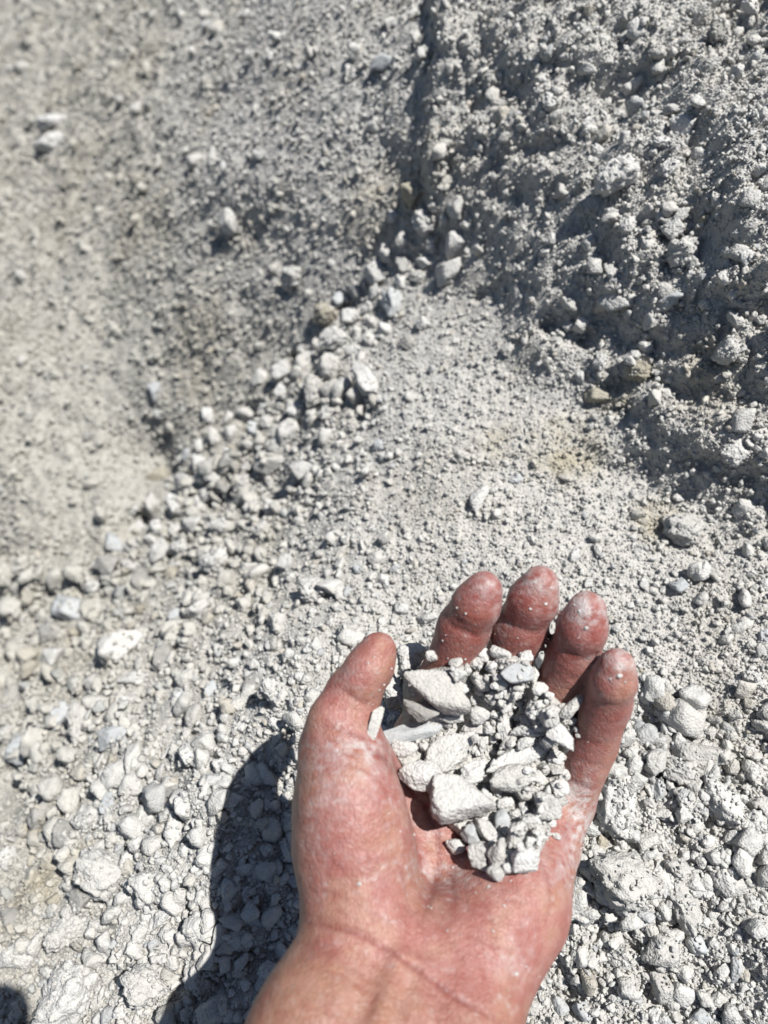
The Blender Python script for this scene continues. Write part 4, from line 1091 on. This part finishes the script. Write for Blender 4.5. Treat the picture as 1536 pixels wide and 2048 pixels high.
HELD = [
 (365,225,115,92,-45,'crumbly white chunk against the tip of the thumb', dict(seed=701, crumb=.08, rough=.07), 'chalk', .8),
 (500,222,38,36,0,'small knob on the index finger beside the white chunk at the thumb', dict(seed=702), 'chalk', .8),
 (430,565,120,62,20,'shaded stone tucked under the biggest oval stone in the palm', dict(seed=706), 'grey', .6),
 (610,600,92,36,-4,'thin shaded flake under the right end of the biggest oval stone', dict(seed=707, dims=(1,.4,.35)), 'chalk', .6),
 (262,445,128,72,78,'knobbly double-lobed stone lying along the inner side of the thumb', dict(seed=703, crumb=.16, sharp=6, rough=.1), 'chalk', .8),
 (540,425,232,118,27,'biggest stone in the hand, long pale oval below the index finger', dict(seed=7042, dims=(1,.55,.45), crumb=.045, sharp=6, rough=.016, planes=9), 'chalk', .8),
 (150,640,118,42,-66,'thin pale sliver leaning at the thumb web', dict(seed=705, dims=(1,.4,.3), sharp=18, rough=.02, crumb=0), 'chalk', .5),
 (380,690,202,58,-7,'long smooth blue-grey slab, only bluish one in the palm', dict(seed=708, dims=(1,.35,.32), sharp=18, rough=.025, crumb=0), 'blue', .7),
 (335,790,84,58,10,'white pointed pebble just below the blue-grey slab', dict(seed=709), 'chalk', .75),
 (620,805,182,112,-22,'rough wedge-shaped block in the middle of the palm', dict(seed=710, crumb=.07, rough=.06, flat=(0,.3,1,.55)), 'chalk', .75),
 (760,930,98,74,-62,'pale triangular piece behind the flat-topped block', dict(seed=713, planes=6, sharp=20), 'chalk', .6),
 (450,960,148,100,32,'smooth rounded square stone touching the ball of the thumb', dict(seed=711, sharp=8, rough=.035, crumb=.0), 'chalk', .85),
 (1010,850,202,66,-24,'long ridged stone lying slantwise right of the palm centre', dict(seed=714, dims=(1,.4,.4)), 'chalk', .8),
 (990,965,142,92,-25,'broad lumpy oval in front of the long ridged stone', dict(seed=715, sharp=6, crumb=.06), 'chalk', .85),
 (690,1115,208,150,8,'large flat-topped block with a steep front face above the palm heel', dict(seed=712, planes=5, sharp=18, flat=(0,.25,1,.5), crumb=.02), 'chalk', .9),
 (760,663,76,34,12,'thin flat pebble right of the blue-grey slab', dict(seed=716, dims=(1,.5,.4)), 'chalk', .7),
 (800,588,64,56,0,'round lumpy stone at the pointed end of the biggest oval', dict(seed=717, sharp=6), 'chalk', .85),
 (950,650,116,50,88,'upright kite-shaped shard among the small pieces', dict(seed=718, dims=(1,.5,.4), planes=5, sharp=20), 'chalk', .7),
 (810,378,82,56,38,'smooth bean-shaped stone right of the biggest oval', dict(seed=719, sharp=8), 'chalk', .85),
 (1030,330,98,78,-30,'smooth flat-faced block below the middle finger', dict(seed=720, flat=(0,0,1,.5), rough=.025, crumb=0), 'blue', .7),
 (1135,345,60,34,84,'upright chip right of the smooth flat-faced block', dict(seed=721), 'chalk', .7),
 (925,208,70,40,20,'pointed piece at the root of the middle finger', dict(seed=722), 'chalk', .8),
 (1080,225,46,40,0,'square piece on the middle finger, topmost at right', dict(seed=723), 'chalk', .8),
 (820,207,40,34,0,'small grey pebble between index and middle fingers', dict(seed=724), 'chalk', .8),
 (650,262,46,32,-5,'small lump lying on the base of the index finger', dict(seed=725), 'chalk', .8),
 (665,340,56,44,20,'crumbly lump above right of the biggest oval', dict(seed=726, crumb=.12), 'chalk', .8),
 (775,268,50,40,0,'rough lump below the small grey pebble', dict(seed=727, crumb=.1), 'chalk', .8),
 (868,287,38,37,0,'near-round pebble left of the smooth flat-faced block', dict(seed=728), 'chalk', .9),
 (922,388,50,42,70,'oval pebble right of the bean-shaped stone', dict(seed=729), 'chalk', .9),
 (1000,452,60,48,0,'flat pale pebble below the smooth flat-faced block', dict(seed=730), 'chalk', .7),
 (885,475,60,44,-30,'ridged pebble above the kite-shaped shard', dict(seed=731), 'chalk', .9),
 (1170,425,56,48,-10,'rough lump at the root of the ring finger', dict(seed=732, crumb=.12), 'chalk', .8),
 (1225,472,36,34,0,'small pebble right of the ring finger lump', dict(seed=733), 'chalk', .8),
 (1170,522,50,30,-10,'flat pebble under the ring finger lump', dict(seed=734), 'chalk', .8),
 (1365,530,96,42,-60,'tall block wedged between the ring and little fingers', dict(seed=735), 'chalk', .8),
 (1360,622,38,30,-30,'grey pebble under the block between ring and little fingers', dict(seed=736), 'chalk', .8),
 (1225,592,70,58,80,'angular piece left of the pebble near the little finger', dict(seed=739), 'chalk', .8),
 (1290,715,116,64,50,'oblong block lying against the little finger', dict(seed=737, sharp=9), 'chalk', .85),
 (1090,672,112,44,4,'row of fused lumps right of the kite-shaped shard', dict(seed=738, crumb=.16, dims=(1,.45,.4)), 'chalk', .8),
 (968,752,64,44,-22,'rounded piece at the foot of the kite-shaped shard', dict(seed=740), 'chalk', .9),
 (1080,752,66,34,-25,'flat piece above the long ridged stone', dict(seed=741), 'chalk', .8),
 (820,762,56,38,80,'upright pebble between wedge block and kite-shaped shard', dict(seed=742), 'chalk', .9),
 (1218,750,38,35,0,'round pebble left of the oblong block by the little finger', dict(seed=743, sharp=6), 'chalk', .9),
 (1262,840,54,50,10,'cube-like stone at the palm edge below the oblong block', dict(seed=744, planes=3, sharp=16), 'chalk', .9),
 (1190,917,46,42,0,'small rounded stone below left of the cube-like stone', dict(seed=745), 'chalk', .9),
 (1262,912,44,38,0,'flat chip just below the cube-like stone', dict(seed=746), 'chalk', .8),
 (1150,962,50,40,30,'smooth piece right of the broad lumpy oval', dict(seed=747), 'chalk', .9),
 (1290,1030,62,56,0,'rough lump at the outer palm edge', dict(seed=748, crumb=.12), 'chalk', .8),
 (1215,1045,30,26,80,'tiny pointed chip above the squarish rounded stone', dict(seed=749), 'chalk', .9),
 (1130,1035,38,32,60,'small oval right of the broad lumpy oval', dict(seed=750), 'chalk', .9),
 (1075,1072,60,48,45,'angular pebble below the broad lumpy oval', dict(seed=751), 'chalk', .9),
 (1215,1145,88,84,10,'squarish rounded stone on the outer side of the palm', dict(seed=752, sharp=8), 'chalk', .85),
 (1065,1147,42,32,85,'small upright pebble left of the squarish rounded stone', dict(seed=753), 'chalk', .9),
 (960,1130,60,50,-30,'rough small piece right of the flat-topped block', dict(seed=754, crumb=.1), 'chalk', .8),
 (1020,1195,44,36,0,'small crumbly piece above the lowest cluster', dict(seed=755, crumb=.12), 'chalk', .8),
 (1110,1240,72,50,10,'crumbly tan-grey lump on the outer palm', dict(seed=756, crumb=.16), 'chalk', .8),
 (1170,1322,60,40,-20,'rough flat lump near the outer palm crease', dict(seed=757, crumb=.12), 'chalk', .8),
 (1115,1372,44,40,0,'small lump between the two outer low stones', dict(seed=758), 'chalk', .8),
 (1025,1330,96,58,-80,'tall smooth stone in the lowest cluster', dict(seed=759), 'chalk', .85),
 (935,1242,80,54,-75,'bluish egg-shaped stone at the top of the lowest cluster', dict(seed=760, sharp=8), 'blue', .9),
 (830,1282,84,48,48,'slanting oblong stone in the lowest cluster', dict(seed=761), 'chalk', .9),
 (740,1322,60,54,60,'faceted stone at the left of the lowest cluster', dict(seed=762), 'blue', .9),
 (650,1390,66,50,15,'smooth oval pebble, leftmost of the lowest cluster', dict(seed=763, sharp=7), 'chalk', .9),
 (790,1455,92,62,72,'rough upright stone in the lowest cluster', dict(seed=764, crumb=.05), 'chalk', .9),
 (912,1415,80,60,-75,'smooth teardrop stone in the middle of the lowest cluster', dict(seed=765, sharp=8), 'chalk', .9),
 (1075,1480,96,84,-40,'largest stone of the lowest cluster, at its right', dict(seed=766, crumb=.03), 'chalk', .9),
 (893,1547,60,55,0,'round pebble nearest the wrist, lowest of all in the palm', dict(seed=767, sharp=7), 'chalk', .95),
 (1262,1325,36,20,20,'tiny chip on bare skin right of the lowest cluster', dict(seed=768), 'chalk', .8),
 (1390,672,22,20,0,'tiny crumb on the base of the little finger', dict(seed=769), 'chalk', .9),
 (1402,712,20,14,10,'tiny flat crumb just below another on the little finger', dict(seed=770), 'chalk', .9),
]
for (x, y, a, b, ang, lab, spec, mat, th) in HELD:
    spec = dict(spec); spec['sub'] = 5 if a > 90 else 4
    hand_stone(*cp(x, y), a / 3.072, b / 3.072, ang, lab, mesh=uniq(mat=mat, **spec), thick=th)
# small ones on top, in the finer part of the handful
n = 0; tries = 0
while n < 90 and tries < 6000:
    tries += 1
    x, y = random.choice([(random.gauss(1120, 90), random.gauss(520, 90)), (random.gauss(1120, 60), random.gauss(1000, 60)), (random.gauss(1120, 70), random.gauss(1290, 60)), (random.gauss(900, 200), random.gauss(310, 70)), (random.gauss(1050, 150), random.gauss(420, 120)), (random.gauss(870, 90), random.gauss(760, 120))])
    if not in_poly(x, y): continue
    r = random.uniform(11, 30)
    o_ = hand_stone(*cp(x, y), r / 3.07, r * random.uniform(.7, 1) / 3.07, random.uniform(0, 180), 'tiny chalk crumb lying on top of the stones in the palm', mesh=SMALL[n % 10], group='crumbs on top of the stones in the palm', sit=.4)
    SMALLS.append((o_, x, y, 1)); n += 1

# tell each of the small ones by its nearest larger neighbour
short = [lab.split(',')[0] for (_, _, _, _, _, lab, _, _, _) in HELD]
short = [' '.join(t.split()[:8]) for t in short]
recs = []
for o, x, y, kind in SMALLS:
    k = min(range(len(HELD)), key=lambda i: (HELD[i][0] - x) ** 2 + (HELD[i][1] - y) ** 2)
    dx, dy = x - HELD[k][0], y - HELD[k][1]
    recs.append((o, k, int(round(math.atan2(dy, dx) / (math.pi / 4))) % 8, math.hypot(dx, dy), kind))
BARE = [t for t in short]
for o, k, s_, d_, kind in recs:
    rank = sum(1 for r in recs if r[1] == k and r[2] == s_ and r[4] == kind and r[3] < d_)
    nm = BARE[k]
    while len(nm.split()) > 6 or nm.split()[-1] in ('the', 'of', 'in', 'on', 'at', 'by', 'with', 'a', 'under', 'below', 'beside', 'just', 'right', 'left', 'above', 'lying', 'slantwise', 'among', 'between', 'and'): nm = ' '.join(nm.split()[:-1])
    o['label'] = f"{'tiny crumb' if kind else 'small chalk piece'}, {ORD[min(rank, 8)] or 'first '}one {DIRS[s_]} the {nm}"

# crumbs stuck to the skin
cv, cf = stone_shape(seed=900, sub=1, dims=(1, .8, .7), planes=6)
VV, FF = [], []
spots = [(1085,1165,60,40),(1160,1240,50,60),(1235,1350,40,60),(940,1230,60,60),(900,1745,90,40),(820,1600,60,90),(1150,1720,50,80),(700,1500,90,60),(1030,1930,50,60),(760,1400,40,60),(1010,1330,90,40),(1170,1480,40,60)]
tries = 0; k = 0
while k < 260 and tries < 5000:
    tries += 1
    sx, sy, ax_, ay_ = random.choice(spots)
    px, py = random.gauss(sx, ax_), random.gauss(sy, ay_)
    dv = to_world(np.array([(px - 768) / F, (1024 - py) / F, -1])) - CAM
    h = bvh.ray_cast(Vector(CAM), Vector(dv))
    if h[0] is None: continue
    r = .00014 + .00045 * random.random() ** 4
    q = Quaternion((random.random(), random.random(), random.random()), random.uniform(0, 6)).to_matrix()
    vv = (cv * r) @ np.array(q).T + np.array(h[0])
    FF.append(cf + len(VV) * len(cv)); VV.append(vv); k += 1
for (px, py, r) in [(1239,1352,.0011),(718,1768,.0008),(1032,1948,.0008),(914,1216,.0006),(1091,1208,.0007),(1159,1222,.0006),(1172,1256,.0009),(1061,1218,.0006)]:
    dv = to_world(np.array([(px - 768) / F, (1024 - py) / F, -1])) - CAM
    h = bvh.ray_cast(Vector(CAM), Vector(dv))
    if h[0] is None: continue
    FF.append(cf + len(VV) * len(cv)); VV.append(cv * r + np.array(h[0]))
crumbs = link('stone_crumbs', mesh_from('stone_crumbs', np.concatenate(VV), np.concatenate(FF), M['chalk']))
tag(crumbs, 'fine chalk crumbs sticking to the skin of the palm and fingers', 'crumbs', kind='stuff')

# ------------------------------------------------------------------ the phone that takes the picture: only its shadow shows, lower left
def rounded_box(name, x0, x1, y0, y1, z0, z1, rad, mat, parent=None, seg=8):
    bm = bmesh.new(); ring = []
    for cx, cy, a0 in ((x1 - rad, y1 - rad, 0), (x0 + rad, y1 - rad, 90), (x0 + rad, y0 + rad, 180), (x1 - rad, y0 + rad, 270)):
        for k in range(seg + 1):
            a = math.radians(a0 + 90 * k / seg); ring.append((cx + rad * math.cos(a), cy + rad * math.sin(a)))
    lo_ = [bm.verts.new((x, y, z0)) for x, y in ring]; hi_ = [bm.verts.new((x, y, z1)) for x, y in ring]
    bm.faces.new(lo_[::-1]); bm.faces.new(hi_); n = len(ring)
    for k in range(n): bm.faces.new((lo_[k], lo_[(k + 1) % n], hi_[(k + 1) % n], hi_[k]))
    bmesh.ops.bevel(bm, geom=[e for e in bm.edges if abs(e.verts[0].co.z - e.verts[1].co.z) < 1e-6], offset=min(.0012, (z1 - z0) * .3), segments=2, affect='EDGES')
    me = bpy.data.meshes.new(name); bm.to_mesh(me); bm.free(); me.materials.append(mat)
    return link(name, me, parent)
pm, pt_, pb = new_mat('phone_metal'); pb.inputs['Base Color'].default_value = (.03, .03, .035, 1); pb.inputs['Roughness'].default_value = .35; pb.inputs['Metallic'].default_value = .6
gm, gt_, gb = new_mat('phone_glass'); gb.inputs['Base Color'].default_value = (.01, .01, .012, 1); gb.inputs['Roughness'].default_value = .08
phone = bpy.data.objects.new('smartphone', None); COL.objects.link(phone)
phone.matrix_world = cam.matrix_basis.copy() if False else Matrix.Translation((0, 0, CAM_Z)) @ Matrix(np.stack([rgt, upv, -fwd], 1).tolist()).to_4x4()
tag(phone, 'dark smartphone out of frame, seen only as the round-cornered shadow at lower left', 'phone')
rounded_box('body', -.059, .013, -.134, .012, .0035, .0110, .010, pm, phone)
rounded_box('screen', -.0575, .0115, -.1325, .0105, .0112, .0118, .009, gm, phone)
